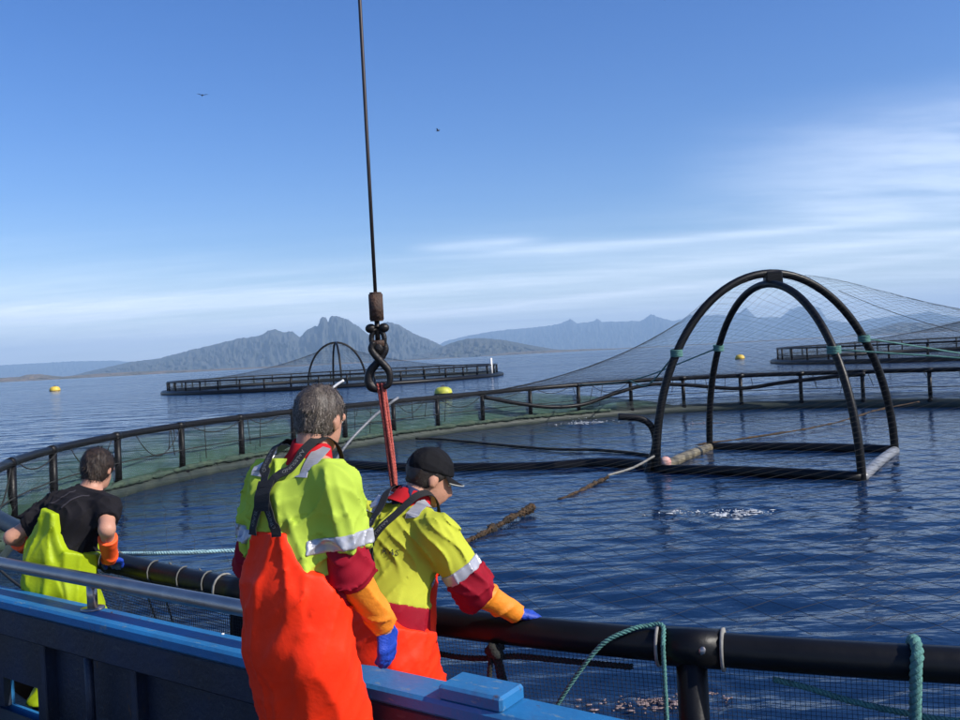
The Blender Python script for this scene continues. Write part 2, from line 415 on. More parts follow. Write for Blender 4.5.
# ------------------------------------------------------------------ mountains
def massif(name, prof, dist, depth, m, seed, rough=.10, kind_label=None):
    """prof: (bearing in degrees, crest height in metres); a range with front and back slopes and gullies"""
    prof = np.array(prof, float); nb = int(max(60, (prof[-1, 0] - prof[0, 0]) * 30)); rows = 40
    b = np.linspace(prof[0, 0], prof[-1, 0], nb); h = np.interp(b, prof[:, 0], prof[:, 1])
    h = h * (1 + .07 * (fbm(b * 6, b * 0 + seed, seed, 5, .65) - .5)) 
    V = []
    for k in range(rows):
        s = (k - rows * .58) / (rows * .58) if k < rows * .58 else (k - rows * .58) / (rows * .42 - 1)
        d = dist + s * depth * (1 if s < 0 else .7)
        sh = np.clip(1 - abs(s), 0, 1) ** 1.15
        sc = dist / 1000.0
        gul = fbm(b * .55 * sc + k * .12, np.full_like(b, k * .42), seed + 30, 5, .6) - .5
        z = h * sh * (1 + .9 * gul * np.clip((1 - sh) * 2.2, 0, 1)) - 2.5 * (abs(s) > .93)
        dd = d + (fbm(b * .4 * sc, np.full_like(b, k * .35), seed + 7, 4) - .5) * depth * .34 * np.clip((1 - sh) * 2, .0, 1)
        V.append(np.stack([dd * np.sin(np.radians(b)), dd * np.cos(np.radians(b)), z], -1))
    V = np.array(V); V[0, :, 2] = -2.0; V[-1, :, 2] = -2.0
    F = [(k * nb + i, k * nb + i + 1, (k + 1) * nb + i + 1, (k + 1) * nb + i) for k in range(rows - 1) for i in range(nb - 1)]
    o = mesh_obj(name, V.reshape(-1, 3), F, m); o['kind'] = 'structure'
    return o
massif('mountain', [(-25.89, 3), (-24.25, 61), (-21.98, 128), (-20.25, 152), (-18.46, 217), (-16.94, 265), (-15.39, 314), (-14.28, 326), (-13.89, 353), (-13.63, 382), (-13.19, 389), (-12.7, 355), (-12.13, 361), (-11.65, 296), (-11.31, 355), (-10.85, 392), (-10.46, 410), (-10.31, 470), (-10.11, 495), (-9.92, 488), (-9.81, 446), (-9.59, 501), (-9.27, 504), (-8.7, 469), (-7.76, 369), (-7.21, 283), (-6.87, 311), (-6.45, 380), (-5.98, 418), (-5.4, 393), (-4.19, 269), (-3.03, 187), (-2.27, 118), (-1.62, 71), (-0.65, 3)], 9000, 1500, 'rock', 3)
massif('mountain', [(-5.6, 0), (-3.26, 209), (-2.24, 398), (-0.57, 506), (1.43, 584), (3.88, 606), (5.26, 648), (5.8, 706), (6.07, 758), (6.51, 646), (7.49, 661), (7.83, 723), (8.14, 647), (10.58, 608), (11.04, 689), (11.31, 763), (11.62, 700), (11.87, 660), (12.61, 577), (13.25, 597), (13.76, 698), (14.13, 634), (15.43, 660), (16.22, 598), (16.84, 673), (17.22, 774), (17.79, 541), (19.27, 507), (19.83, 668), (20.42, 719), (21.51, 671), (21.93, 403), (23.21, 288), (24.22, 350), (25.75, 387), (26.77, 394), (27.45, 439), (28.17, 349), (29.08, 277), (31.07, 328), (33.42, 252), (36.5, 310), (40, 200), (46, 0)], 20000, 2600, 'rock', 11)
massif('hill', [(22.61, 1), (23.85, 35), (24.69, 61), (25.73, 94), (26.48, 95), (27.88, 68), (29.07, 80), (31.05, 85), (33.87, 43), (36.5, 20), (39, 0)], 8000, 900, 'rock', 17)
massif('hill', [(-5.27, 0), (-3.27, 58), (-1.92, 122), (-0.78, 151), (0.41, 148), (1.72, 123), (3.35, 72), (4.85, 30), (6.28, 1)], 7000, 900, 'rock', 23)
massif('mountain', [(-44, 200), (-38, 330), (-34.7, 344), (-31.93, 372), (-28.97, 379), (-26.91, 383), (-25.03, 392), (-22.82, 360), (-20.84, 262), (-17.93, 2)], 22000, 2200, 'rock', 29)
massif('shore', [(-40, 20), (-33.82, 28), (-30.99, 26), (-29.01, 21), (-27.99, 22), (-27.62, 30), (-26.94, 29), (-26.31, 19), (-25.78, 12), (-23.7, 17), (-21.44, 17), (-19.11, 12), (-16.42, 9), (-13.64, 8), (-9.83, 6), (-3.96, 5), (-0.65, 2)], 4500, 220, 'shore', 37)
massif('shore', [(0.02, 5), (2.01, 17), (3.66, 18), (5.31, 16), (7.27, 12), (8.89, 6), (13.04, 5), (17.96, 7), (24, 5), (33, 8), (40, 2)], 5500, 260, 'shore', 41)

# the sea air between the camera and the mountains
hz = MB().box((2000, 10100, 447), (24000, 13400, 451)).build('haze', None, smooth=False)
hz['kind'] = 'stuff'; hz['label'] = 'thin blue sea haze over the fjord'
hm = bpy.data.materials.new('sea_haze'); hm.use_nodes = True
ht = hm.node_tree; ht.nodes.remove(ht.nodes['Principled BSDF'])
pv = ht.nodes.new('ShaderNodeVolumePrincipled'); pv.inputs['Color'].default_value = (.47, .71, 1, 1)
pv.inputs['Density'].default_value = 8.5e-5; pv.inputs['Anisotropy'].default_value = .0
ht.links.new(pv.outputs[0], ht.nodes['Material Output'].inputs['Volume']); hz.data.materials.append(hm)

# ------------------------------------------------------------------ fish cages
RC = np.array([12.832, 0.36, -0.406, -0.283, 0.299, -0.085, -0.302, 0.164, -0.068, -0.04, 0.036, 0.006, 0.067])
CC = np.array([5.6, 16.0])
def ring_r(t):
    t = np.asarray(t, float); s = np.full_like(t, RC[0])
    for k in range(1, 7): s = s + RC[2 * k - 1] * np.cos(k * t) + RC[2 * k] * np.sin(k * t)
    return s
def rail_z(t):
    t = np.asarray(t, float)
    d = np.abs((t - R(-114) + math.pi) % (2 * math.pi) - math.pi)
    return 1.125 - .075 * np.exp(-(d / .55) ** 2) + .015 * np.sin(5 * t)
def ring_pts(off, z, n=360, t0=0, t1=2 * math.pi, closed=True):
    t = np.linspace(t0, t1, n, endpoint=not closed); r = ring_r(t) + off
    zz = z(t) if callable(z) else np.full_like(t, z)
    return np.stack([r * np.cos(t), r * np.sin(t), zz], -1)

cage = empty('fish_cage', (CC[0], CC[1], 0))
tag(cage, 'large round black pipe fish cage that the three men lean over, with handrail posts', 'fish cage')
MB().tube(ring_pts(0, rail_z), .066, 14, closed=True).build('hand_rail', 'hdpe_old', cage)
ta = R(-175); tb = R(-30)
MB().tube(ring_pts(.02, .06, 420), .17, 12, closed=True).build('float_pipe', 'hdpe_green', cage)
MB().tube(ring_pts(.46, .05, 420), .17, 12, closed=True).build('float_pipe', 'hdpe_green', cage)
MB().tube(ring_pts(-.03, lambda t: rail_z(t) * .55, 300), .012, 5, closed=True).build('mid_rope', 'rope_dark', cage)

post_deg = [189.1, 179.1, 169.8, 160.8, 152.4, 143.4, 134.4, 126.1, 117.7, 109.1, 100.9, 92.6, 84.8, 76.7, 68.6, 60.5, 52.0]
post_deg += [43.5 - 8.5 * k for k in range(17)] + [-111.0 - 10.4 * k for k in range(1, 6)] + [-111.0]
for i, dg in enumerate(post_deg):
    t = R(dg); r = float(ring_r(t)); zt = float(rail_z(t)); c = np.array([r * math.cos(t), r * math.sin(t)]); u = np.array([math.cos(t), math.sin(t), 0])
    w = np.array([-u[1], u[0], 0])
    p0 = np.array([c[0], c[1], .05]) + u * .02; p1 = np.array([c[0], c[1], zt - .05])
    MBp = MB().tube([p0, p1], .062, 12)
    post = MBp.build('stanchion', 'hdpe', cage)
    # tee clamp round the rail, with two steel bands
    MB().tube([p1 + [0, 0, .05] - w * .12, p1 + [0, 0, .05] + w * .12], .077, 14).build('tee_clamp', 'hdpe', post)
    if -150 < dg < -90:
        for s_ in (-1, 1):
            MB().tube([p1 + [0, 0, .05] + w * (.125 * s_ - .006), p1 + [0, 0, .05] + w * (.125 * s_ + .006)], .083, 16).build('clamp_band', 'rope_grey', post)
        MB().blob(p1 + [0, 0, .06] - u * 0 + np.array([0.35, -.93, 0]) * .088, (.022, .012, .022)).build('bolt', 'steel', post)
    br = MB().box(np.array([c[0], c[1], .06]) + u * .24, (.36, .07, .20), rot=np.stack([u, w, [0, 0, 1]], -1), bev=.03)
    br.build('float_bracket', 'hdpe', cage, smooth=False)

# jump net between rail and float, slack and grown with weed; the near stretch is twine by twine further down
def net_sheet(name, t0, t1, nt, ztop, zbot, off, m, parent, seed, center=None, rfun=ring_r, rows=14, bulge=.05):
    t = np.linspace(t0, t1, nt); V = []; UV = []
    rr = rfun(t)
    arc = np.r_[0, np.cumsum(np.diff(t) * rr[:-1])]
    for k in range(rows + 1):
        s = k / rows
        wv = (fbm(t * 9, np.full_like(t, s * 1.6), seed, 4) - .5)
        r = rr + off + wv * 2 * bulge * 3 * math.sin(math.pi * min(1, s + .06))
        zz = (ztop(t) - .05 * np.abs(np.sin(t * 21)) * 0) * (1 - s) + zbot * s
        V.append(np.stack([r * np.cos(t), r * np.sin(t), zz], -1)); UV.append(np.stack([arc, zz], -1))
    V = np.array(V).reshape(-1, 3); UV = np.array(UV).reshape(-1, 2)
    F = [(k * nt + i, k * nt + i + 1, (k + 1) * nt + i + 1, (k + 1) * nt + i) for k in range(rows) for i in range(nt - 1)]
    o = mesh_obj(name, V, F, m, parent)
    ul = o.data.uv_layers.new(name='UVMap'); li = np.empty(len(o.data.loops), np.int32); o.data.loops.foreach_get('vertex_index', li)
    ul.data.foreach_set('uv', UV[li].ravel()); return o
net_sheet('jump_net', R(86), R(218), 320, lambda t: .2 + (rail_z(t) - .26) * np.clip((t - R(86)) / R(26), 0, 1) ** .7, .12, .075, 'net_green', cage, 4)
net_sheet('jump_net', R(-85), R(95), 260, lambda t: rail_z(t) * .42, .12, -.09, 'net_dark', cage, 9)
# net bundle lying along the float on the left side
def lumpy(pts, r, seed, amp=.5, sides=9, freq=6.0, mb=None, shag=0):
    P = np.asarray(pts, float); L = np.r_[0, np.cumsum(np.linalg.norm(np.diff(P, axis=0), axis=1))]
    rad = r * (1 + amp * (fbm(L * freq, L * 0 + seed, seed, 4) - .5) * 2)
    q = P.copy(); q[:, 2] += (fbm(L * 2, L * 0 + 3, seed + 2, 3) - .5) * r * .8
    m_ = mb or MB(); n0 = len(m_.v); m_.tube(q, rad, sides)
    V = m_.v[-1]; V += (rng.random(V.shape) - .5) * r * amp * .35
    for k in range(int(L[-1] * shag)):                # tufts of weed
        i = int(rng.integers(0, len(q))); d_ = rng.normal(size=3); d_ /= np.linalg.norm(d_); c_ = q[i] + d_ * rad[i] * .95
        e_ = c_ + d_ * r * rng.uniform(.2, .7) + [0, 0, -r * .5 * rng.random()]; m_.tube([c_, (c_ + e_) / 2 + rng.normal(size=3) * r * .1, e_], [r * .16, r * .13, r * .03], 4)
    return m_
lumpy(ring_pts(-.10, .24, 260, R(96), R(205), False), .055, 5, .85, freq=7, shag=30).build('net_bundle', mat('weedy_net_bundle', (.06, .09, .055), .85, scale=4, col2=(.02, .045, .035), bump=1, bscale=30), cage)
# slack lacing lines hanging in swags under the rail
angs = sorted([d % 360 for d in post_deg])
for i in range(len(angs)):
    a, b = angs[i], angs[(i + 1) % len(angs)]
    if b < a: b += 360
    if not (88 < a < 216): continue
    for rep in range(1):
        dp = random.uniform(.12, .55); a0 = a + random.uniform(0, .4) * (b - a); b0 = b - random.uniform(0, .4) * (b - a)
        t = np.radians(np.linspace(a0, b0, 14)); s = np.linspace(-1, 1, 14)
        q = np.stack([(ring_r(t) - .08) * np.cos(t), (ring_r(t) - .08) * np.sin(t), rail_z(t) - .05 - dp * (1 - s * s)], -1)
        MB().tube(q, .011, 4).build('slack_line', 'rope_dark', cage)
for k in range(34):                            # loose ends dangling from the rail
    t = R(random.uniform(45, 190)); r = float(ring_r(t)) - .07; z = float(rail_z(t)) - .05; L = random.uniform(.2, .75); b = random.uniform(-.012, .012)
    MB().tube([((r) * math.cos(t + b * s), r * math.sin(t + b * s), z - L * s) for s in (0, .35, .7, 1)], .010, 4).build('loose_line', 'rope_dark', cage)

# near jump net, every twine (17 mm mesh)
def near_net():
    t0, t1 = R(-131), R(-96); arc = (t1 - t0) * 13.4; nv = int(arc / .0185); mb = MB()
    zt = lambda t: rail_z(t) - .05
    def surf(t, s):
        r = ring_r(t) - .055 - .10 * np.sin(math.pi * s) * fbm(t * 14, s * 2.0 + 0 * t, 8, 3) - .03 * s
        z = zt(t) * (1 - s) + .05 * s + .0 * t
        return np.stack([r * np.cos(t), r * np.sin(t), z], -1)
    sv_ = np.linspace(0, 1, 9)
    for i in range(nv):
        t = t0 + (t1 - t0) * i / nv
        mb.tube(surf(np.full(9, t), sv_), .0011, 3, caps=False)
    tt = np.linspace(t0, t1, 190)
    for k in range(1, 54):
        mb.tube(surf(tt, np.full(190, k / 54)), .0011, 3, caps=False)
    return mb.build('jump_net', 'twine_dark', cage)
near_net()['kind'] = 'stuff'
def near_net_outer():
    t0, t1 = R(-132), R(-118.5); arc = (t1 - t0) * 13.4; nv = int(arc / .0175); mb = MB()
    def surf(t, s):
        r = ring_r(t) + .072 - .09 * s + .05 * np.sin(math.pi * s) * fbm(t * 22, s * 2.0 + 0 * t, 8, 3); z = (rail_z(t) - .005 - .02 * fbm(t * 60, 0 * t, 5, 3)) * (1 - s) + .2 * s
        return np.stack([r * np.cos(t), r * np.sin(t), z], -1)
    sv_ = np.linspace(0, 1, 8)
    for i in range(nv): mb.tube(surf(np.full(8, t0 + (t1 - t0) * i / nv), sv_), .0016, 3, caps=False)
    tt = np.linspace(t0, t1, 90)
    for k in range(0, 48): mb.tube(surf(tt, np.full(90, k / 48)), .0016, 3, caps=False)
    return mb.build('jump_net', 'twine_dark', cage)
near_net_outer()['kind'] = 'stuff'

# ------------------------------------------------------------------ bird net support: two crossed hoops on a square float
sup = empty('net_support_frame', (5.4, 16.05, 0))
tag(sup, 'two crossed black hoops standing on a square pipe float amid the near cage', 'net frame')
FL = np.array([3.074, 15.579]); FR = np.array([5.863, 13.528]); BR = np.array([7.825, 16.54]); BL = np.array([4.826, 18.573]); c0 = np.array([5.4, 16.05])
def hoop(a, b, h, r):
    a = np.array([*(a - c0), 0]); b = np.array([*(b - c0), 0]); mid = (a + b) / 2; ax = (a - b) / 2
    th = np.linspace(0, math.pi, 49)
    q = mid + np.cos(th)[:, None] * ax + np.sin(th)[:, None] * np.array([0, 0, h])
    q = np.vstack([a + [0, 0, -.35], a + [0, 0, -.15], q[0:], b + [0, 0, -.15], b + [0, 0, -.35]])
    return MB().tube(q, r, 14)
h1 = hoop(FL, BR, 3.50, .074).build('hoop', 'hdpe', sup)
h2 = hoop(BL, FR, 3.30, .068).build('hoop', 'hdpe', sup)
def side(a, b, m, r=.10, z=.03, grow=None):
    a = np.array([*(a - c0), z]); b = np.array([*(b - c0), z]); t = np.linspace(0, 1, 14)[:, None]; q = a + (b - a) * t
    q[:, 2] += .03 * np.sin(math.pi * t[:, 0])
    o = MB().tube(q, r, 12).build('float_pipe', m, sup)
    return o
side(FL, FR, 'hdpe'); side(BL, BR, 'hdpe'); s1 = side(FL, BL, 'wet_growth', .10); s2 = side(FR, BR, 'grey_pipe', .085)
MB().box((.1, .0, 3.40), (.16, .10, .13), bev=.03).build('apex_clamp', 'hdpe', sup, smooth=False)
tie = MB()
def ell(a, b, h, sgn, z):
    a3 = np.array([*(a - c0), 0]); b3 = np.array([*(b - c0), 0]); mid = (a3 + b3) / 2; ax = (a3 - b3) / 2
    co = math.sqrt(1 - (z / h) ** 2); return mid + sgn * co * ax + np.array([0, 0, z])
ties = [ell(FL, BR, 3.5, 1, 2.12), ell(FL, BR, 3.5, -1, 2.20), ell(BL, FR, 3.3, 1, 2.16), ell(BL, FR, 3.3, -1, 2.05)]
for p in ties:
    t_ = MB()
    for k in range(5):
        zc = p[2] - .05 + k * .025
        th = np.linspace(0, 2 * math.pi, 12, endpoint=False)
        t_.tube(np.stack([p[0] + .10 * np.cos(th), p[1] + .10 * np.sin(th), zc + .012 * np.sin(th)], -1), .016, 5, closed=True)
    t_.build('rope_lashing', 'rope_teal', sup)
MB().blob((FL[0] - c0[0] + .17, FL[1] - c0[1] + .05, .16), (.11, .09, .11), 10, 8).build('small_float', mat('faded_pink_float', (.5, .18, .15), .5, scale=6, col2=(.6, .5, .45)), sup)

def rope(name, pts, r, m, label, n=30, group=None, cat='rope'):
    o = MB().tube(spline(pts, n), r, 6).build(name, m); tag(o, label, cat, group); return o
def W(p): return np.array([p[0] + 5.4, p[1] + 16.05, p[2]])
T = [W(p) for p in ties]
def rp(deg, z=None, off=0):
    t = R(deg); r = float(ring_r(t)) + off; return np.array([CC[0] + r * math.cos(t), CC[1] + r * math.sin(t), float(rail_z(t)) if z is None else z])
rope('guy_rope', [T[0], (T[0] + rp(92.6)) / 2 - [0, 0, .35], rp(92.6)], .020, 'rope_teal', 'slack teal rope from the left hoop leg to a far handrail post')
rope('guy_rope', [T[2], (T[2] + rp(100.9)) / 2 - [0, 0, .25], rp(100.9)], .016, 'rope_teal', 'thin teal rope from the back hoop leg to the far handrail')
rope('guy_rope', [T[3], (T[3] + rp(-20)) / 2 - [0, 0, .25], rp(-20)], .016, 'rope_teal', 'taut teal rope running right from the front right hoop leg')
rope('guy_rope', [T[1], (T[1] + rp(20)) / 2 - [0, 0, .3], rp(20)], .016, 'rope_teal', 'teal rope running right from the back right hoop leg')

# ------------------------------------------------------------------ bird net over the cage (strand by strand)
def net_h(x, y):
    dx_ = x - 5.4; dy_ = y - 16.05; rho = np.hypot(dx_, dy_); th = np.arctan2(dy_, dx_)
    # distance to the ring in that bearing (ring centre differs a little from the frame centre)
    thr = np.arctan2(y - CC[1], x - CC[0]); Rr = ring_r(thr) - .02; rc = np.hypot(x - CC[0], y - CC[1])
    r1 = 1.5; z1 = 2.98 + .22 * np.cos(th); L = 4.2 + 1.7 * np.cos(th)
    dome = z1 + (3.46 - z1) * (1 - (rho / r1) ** 2)
    zr = rail_z(thr) + .07; Rm_ = np.maximum(Rr - .2, 5); e1 = np.exp(-(Rm_ - r1) / L)
    skirt = zr + (z1 - zr) * np.clip((np.exp(-(rho - r1) / L) - e1) / (1 - e1), 0, 1)
    return np.where(rho < r1, dome, skirt), rc < Rr
def bird_net():
    mb = MB(); sp = .15
    for ang in (33, 33 + 78):
        d = np.array([math.cos(R(ang)), math.sin(R(ang))]); e = np.array([-d[1], d[0]])
        for k in range(-95, 96):
            tpar = np.linspace(-15, 15, 110)
            x = 5.5 + e[0] * k * sp + d[0] * tpar; y = 16.0 + e[1] * k * sp + d[1] * tpar
            z, ins = net_h(x, y)
            if ins.sum() < 4: continue
            i = np.where(ins)[0]; q = np.stack([x, y, z], -1)[i[0]:i[-1] + 1]
            q[:, :2] += (rng.random((len(q), 2)) - .5) * .03; q[:, 2] += (rng.random(len(q)) - .5) * .02
            mb.tube(q, .0012, 3, caps=False)
    return mb.build('bird_net', 'twine_bird')
bn = bird_net(); tag(bn, 'fine open bird net draped from the crossed hoops out to the cage rail', 'net')
# head ropes that carry the net on its right and left slopes
for az_, lab in ((20, 'thin dark head rope of the bird net stretched to the right rail'), (172, 'thin dark head rope of the bird net sagging to the left rail')):
    th = R(az_); rho = np.linspace(.3, 16, 60); x = 5.4 + rho * math.cos(th); y = 16.05 + rho * math.sin(th); z, ins = net_h(x, y)
    q = np.stack([x, y, z + .01], -1)[ins & (rho > 1.5)]; o = MB().tube(q, .006, 5).build('net_head_rope', 'rope_dark'); tag(o, lab, 'rope')

# ------------------------------------------------------------------ distant cages
def far_cage(name, cx, cy, r, label, nposts, phase, rail=1.15, arch=None, white_post=None, group='distant fish cages'):
    e = empty(name, (cx, cy, 0)); tag(e, label, 'fish cage', group)
    def circ(rr, z, n=160):
        t = np.linspace(0, 2 * math.pi, n, endpoint=False); return np.stack([rr * np.cos(t), rr * np.sin(t), np.full(n, z)], -1)
    MB().tube(circ(r, rail), .075, 8, closed=True).build('hand_rail', 'hdpe', e)
    MB().tube(circ(r, .52 * rail), .04, 6, closed=True).build('mid_rail', 'hdpe', e)
    for k in (0, .5): MB().tube(circ(r + k, .12), .24, 8, closed=True).build('float_pipe', 'hdpe', e)
    for k in range(nposts):
        t = phase + 2 * math.pi * k / nposts
        MB().tube([(r * math.cos(t), r * math.sin(t), .1), (r * math.cos(t), r * math.sin(t), rail)], .085, 8).build('stanchion', 'hdpe', e)
    net_sheet('jump_net', 0, 2 * math.pi, 200, lambda t: np.full_like(t, rail), .2, -.1, 'net_dark', e, 12, rfun=lambda t: np.full_like(t, r), rows=4)
    if arch:
        a, h, rot = arch
        for q in (rot, rot + math.pi / 2):
            th = np.linspace(0, math.pi, 33); MB().tube(np.stack([a * np.cos(th) * math.cos(q), a * np.cos(th) * math.sin(q), h * np.sin(th)], -1), .12, 8).build('hoop', 'hdpe', e)
        mb = MB()
        for k in range(64):
            t = 2 * math.pi * k / 64; rho = np.linspace(.2, r, 26)
            z = np.where(rho < a * .6, h * np.sqrt(np.clip(1 - (rho / a) ** 2, 0, 1)), rail + (h * .8 - rail) * np.clip(1 - (rho - a * .6) / (r - a * .6), 0, 1) ** 2.2)
            mb.tube(np.stack([rho * math.cos(t), rho * math.sin(t), z], -1), .006, 3, caps=False)
        for rho in np.linspace(.6, r - .3, 26):
            z = h * math.sqrt(max(0, 1 - (rho / a) ** 2)) if rho < a * .6 else rail + (h * .8 - rail) * (1 - (rho - a * .6) / (r - a * .6)) ** 2.2
            mb.tube(circ(rho, z, 64), .006, 3, closed=True)
        mb.build('bird_net', 'twine_bird', e)
    if white_post is not None:
        t = white_post; MB().tube([(r * math.cos(t), r * math.sin(t), .1), (r * math.cos(t), r * math.sin(t), 2.0)], .13, 8).build('marker_post', 'white', e)
    return e
far_cage('fish_cage', -16.4, 99.0, 18.3, 'distant fish cage with a thin round hoop below the jagged twin peak', 44, .07, 1.25, arch=(3.3, 4.7, .3), white_post=R(-16))
far_cage('fish_cage', 50.3, 81.0, 21.3, 'distant fish cage beyond the crossed hoops, its rail reddish dark', 44, .02, 1.45, arch=(3.3, 4.7, .9))

# ------------------------------------------------------------------ buoys
def buoy(name, x, y, r, m, label, flat=.8):
    e = empty(name, (x, y, 0)); tag(e, label, 'buoy')
    mb = MB(); prof = [(0, -.55), (.7, -.5), (.97, -.2), (1, 0), (1, .25), (.9, .5), (.62, .68), (.2, .74), (.0, .74)]
    n = 20; V = []; F = []
    for (a, b) in prof:
        for k in range(n): V.append((r * a * math.cos(2 * math.pi * k / n), r * a * math.sin(2 * math.pi * k / n), r * b * flat))
    for i in range(len(prof) - 1):
        for k in range(n): F.append((i * n + k, i * n + (k + 1) % n, (i + 1) * n + (k + 1) % n, (i + 1) * n + k))
    mb.add(V, F); mb.build('float_body', m, e)
    th = np.linspace(0, math.pi, 11); MB().tube(np.stack([r * .18 * np.cos(th), 0 * th, r * (.70 * flat) + r * .2 * np.sin(th)], -1), r * .05, 6).build('lifting_eye', 'rust', e)
    MB().tube([(r * 1.01 * math.cos(a), r * 1.01 * math.sin(a), r * .06) for a in np.linspace(0, 2 * math.pi, 24, endpoint=False)], r * .05, 6, closed=True).build('rubbing_band', 'hdpe_old', e)
    return e
buoy('mooring_buoy', -80.2, 163.0, .95, 'yellow_buoy', 'yellow mooring buoy alone on open water off the brown shore', 1.25)
buoy('mooring_buoy', -2.42, 54.6, .56, 'green_buoy', 'greenish yellow buoy floating just beyond the near cage handrail', 1.1)
buoy('mooring_buoy', 35.2, 117.4, .62, 'yellow_buoy', 'small yellow buoy seen between the legs of the crossed hoops', 1.3)

# ------------------------------------------------------------------ hoses, fouled ropes, splashes inside the cage
hose = MB().tube(spline([(-9.4 + 5.3, 19.6, .03), (-3.18, 18.9, .05), (-1.7, 17.75, .04), (-.1, 17.15, .03), (1.1, 16.85, .02), (2.2, 16.75, .05), (2.9, 16.2, .05), (3.0, 15.75, .05)], 60), .115, 12).build('floating_hose', 'hdpe'); tag(hose, 'black hose floating across the cage to the foot of the hoops', 'hose')
bent = MB().tube(spline([(2.45, 15.7, 1.02), (2.571, 15.7, 1.01), (2.85, 15.7, .965), (3.02, 15.68, .84), (3.09, 15.66, .62), (3.06, 15.64, .40), (2.98, 15.62, .2), (2.85, 15.6, -.15)], 50), .062, 12).build('bent_feed_pipe', 'hdpe_old'); tag(bent, 'short bent feed pipe curling out of the water by the left hoop leg', 'pipe')
g1 = lumpy(spline([(-.75, 9.75, -.04), (-.24, 10.6, .01), (.15, 11.3, .05), (.45, 11.85, .08), (.62, 12.15, .10)], 160), .042, 3, .95, 10, 7, shag=420); g1 = g1.build('fouled_rope', 'brown_growth'); tag(g1, 'thick rope end overgrown with brown weed beside the man in the cap', 'rope')
g2 = lumpy(spline([(1.1, 13.2, -.01), (1.45, 13.8, .01), (1.93, 14.7, .03), (2.1, 15.0, .05)], 40), .030, 6, .9, 8, 9, shag=300).build('fouled_rope', 'brown_growth'); tag(g2, 'brown weedy rope clump trailing from the left hoop leg', 'rope')
rope('tether_rope', [(2.1, 15.0, .07), (2.6, 15.3, .14), (3.05, 15.55, .3)], .022, 'rope_grey', 'pale rope from the left hoop leg to the weedy clump')
rope('surface_line', [(-1.9, 24.2, .05), (-1.2, 23.7, .04), (1.28, 20.1, .04), (2.5, 19.05, .05), (3.4, 17.6, .04), (3.1, 15.8, .15)], .035, 'rope_dark', 'thin dark line floating behind the black hose', 60)
g3 = lumpy(spline([(4.7, 19.3, .02), (6.2, 20.0, .05), (7.66, 21.0, .05), (9.0, 22.2, .06), (10.3, 23.6, .1), (11.2, 24.6, .12), (13.0, 25.8, .2)], 90), .020, 9, 1.1, 8, 4, shag=60).build('fouled_rope', 'brown_growth'); tag(g3, 'long weedy rope reaching from the hoops to the far cage rail', 'rope')
# feed hose sagging off the far rail
def near_far(deg, z, off=-.25): return rp(deg, z, off)
fh = MB().tube(spline([near_far(118, 1.0), near_far(112, .72), near_far(106, .50), near_far(100.5, .50), near_far(95, .80), near_far(90, 1.0), near_far(84.5, .92), near_far(77, .72), near_far(71, .86), near_far(64, 1.0), near_far(60, 1.05)], 80), .065, 10).build('feed_hose', 'hdpe'); tag(fh, 'black feed hose sagging in swags along the far handrail', 'hose')
pole = MB().tube(spline([(-3.65, 20.3, -.2), (-3.25, 20.6, .35), (-2.75, 21.2, .85), (-2.42, 21.8, 1.12), (-2.15, 22.2, 1.3)], 30), .034, 10).build('leaning_pipe', 'grey_pipe'); tag(pole, 'light grey pipe leaning out of the water behind the red rope', 'pipe')
wp = MB().tube(spline([(-4.35, 23.3, .9), (-4.1, 23.4, 1.5), (-3.95, 23.45, 1.66), (-3.72, 23.5, 1.80)], 20), .035, 8).build('white_hose', 'white'); tag(wp, 'short white hose end sticking up past the grey haired man', 'hose')
cy = rope_mb(spline([(-3.35, 6.6, .93), (-2.3, 5.75, 1.06), (-1.5, 5.7, 1.055), (-1.05, 5.66, 1.05), (-.85, 5.5, .8), (-.8, 5.0, .1)], 40), .014, .06).build('taut_rope', 'rope_pale'); tag(cy, 'pale blue rope drawn taut from the hand of the man in black', 'rope')

def splash(name, x, y, sx, sy, n, m, label, hmax, k_=1.0):
    mb = MB()
    for k in range(n):
        gx, gy = rng.normal(size=2) * .45; q = min(1, math.hypot(gx, gy)); px_ = x + sx * gx; py_ = y + sy * gy; s_ = k_ * (.004 + .016 * rng.random() ** 3)
        if rng.random() < .65: mb.blob((px_, py_, .012), (s_ * 3.2, s_ * 1.1, .006), 7, 4, .7)
        else: mb.blob((px_, py_, .02 + hmax * rng.random() ** 2 * (1 - q)), s_ * .8, 5, 4, .6)
    o = mb.build(name, m); o['kind'] = 'stuff'; tag(o, label, 'splash'); return o
splash('splash', 3.16, 26.95, .75, .5, 220, 'foam', 'white splash of a jumping fish by the far float', .5)
splash('splash', 3.25, 11.35, .42, .25, 130, 'foam', 'small white splash in ring ripples in front of the hoops', .10)
splash('splash', 2.6, 11.6, .35, .12, 30, 'foam', 'faint flecks of foam left of the ring ripples', .03)
splash('splash', 6.2, 24.6, .7, .25, 60, 'foam_pink', 'faint pinkish churn near the far float behind the hoops', .1)
splash('splash', 1.02, 5.45, .42, .12, 260, 'foam_pink', 'pinkish glitter of churned water behind the near net', .03, .55)

# ------------------------------------------------------------------ workboat
BO = (-1.182, 3.92, 0); BRZ = -math.atan2(.573, .82)
boat = empty('workboat', BO, BRZ)
tag(boat, 'blue steel workboat side with a stainless handrail on its bulwark', 'boat')
# local: +x along the side to the right, +y outboard, deck at z .45, cap top at z 1.05
X0, X1 = -4.6, 4.2
MB().box(((X0 + X1) / 2, -.085, 1.02), ((X1 - X0) / 2, .0875, .03), bev=.012).build('cap_rail', 'paint_blue', boat, smooth=False)
MB().box(((X0 + X1) / 2, -.100, .915), ((X1 - X0) / 2, .060, .0745), bev=.01).build('top_beam', 'paint_wall', boat, smooth=False)
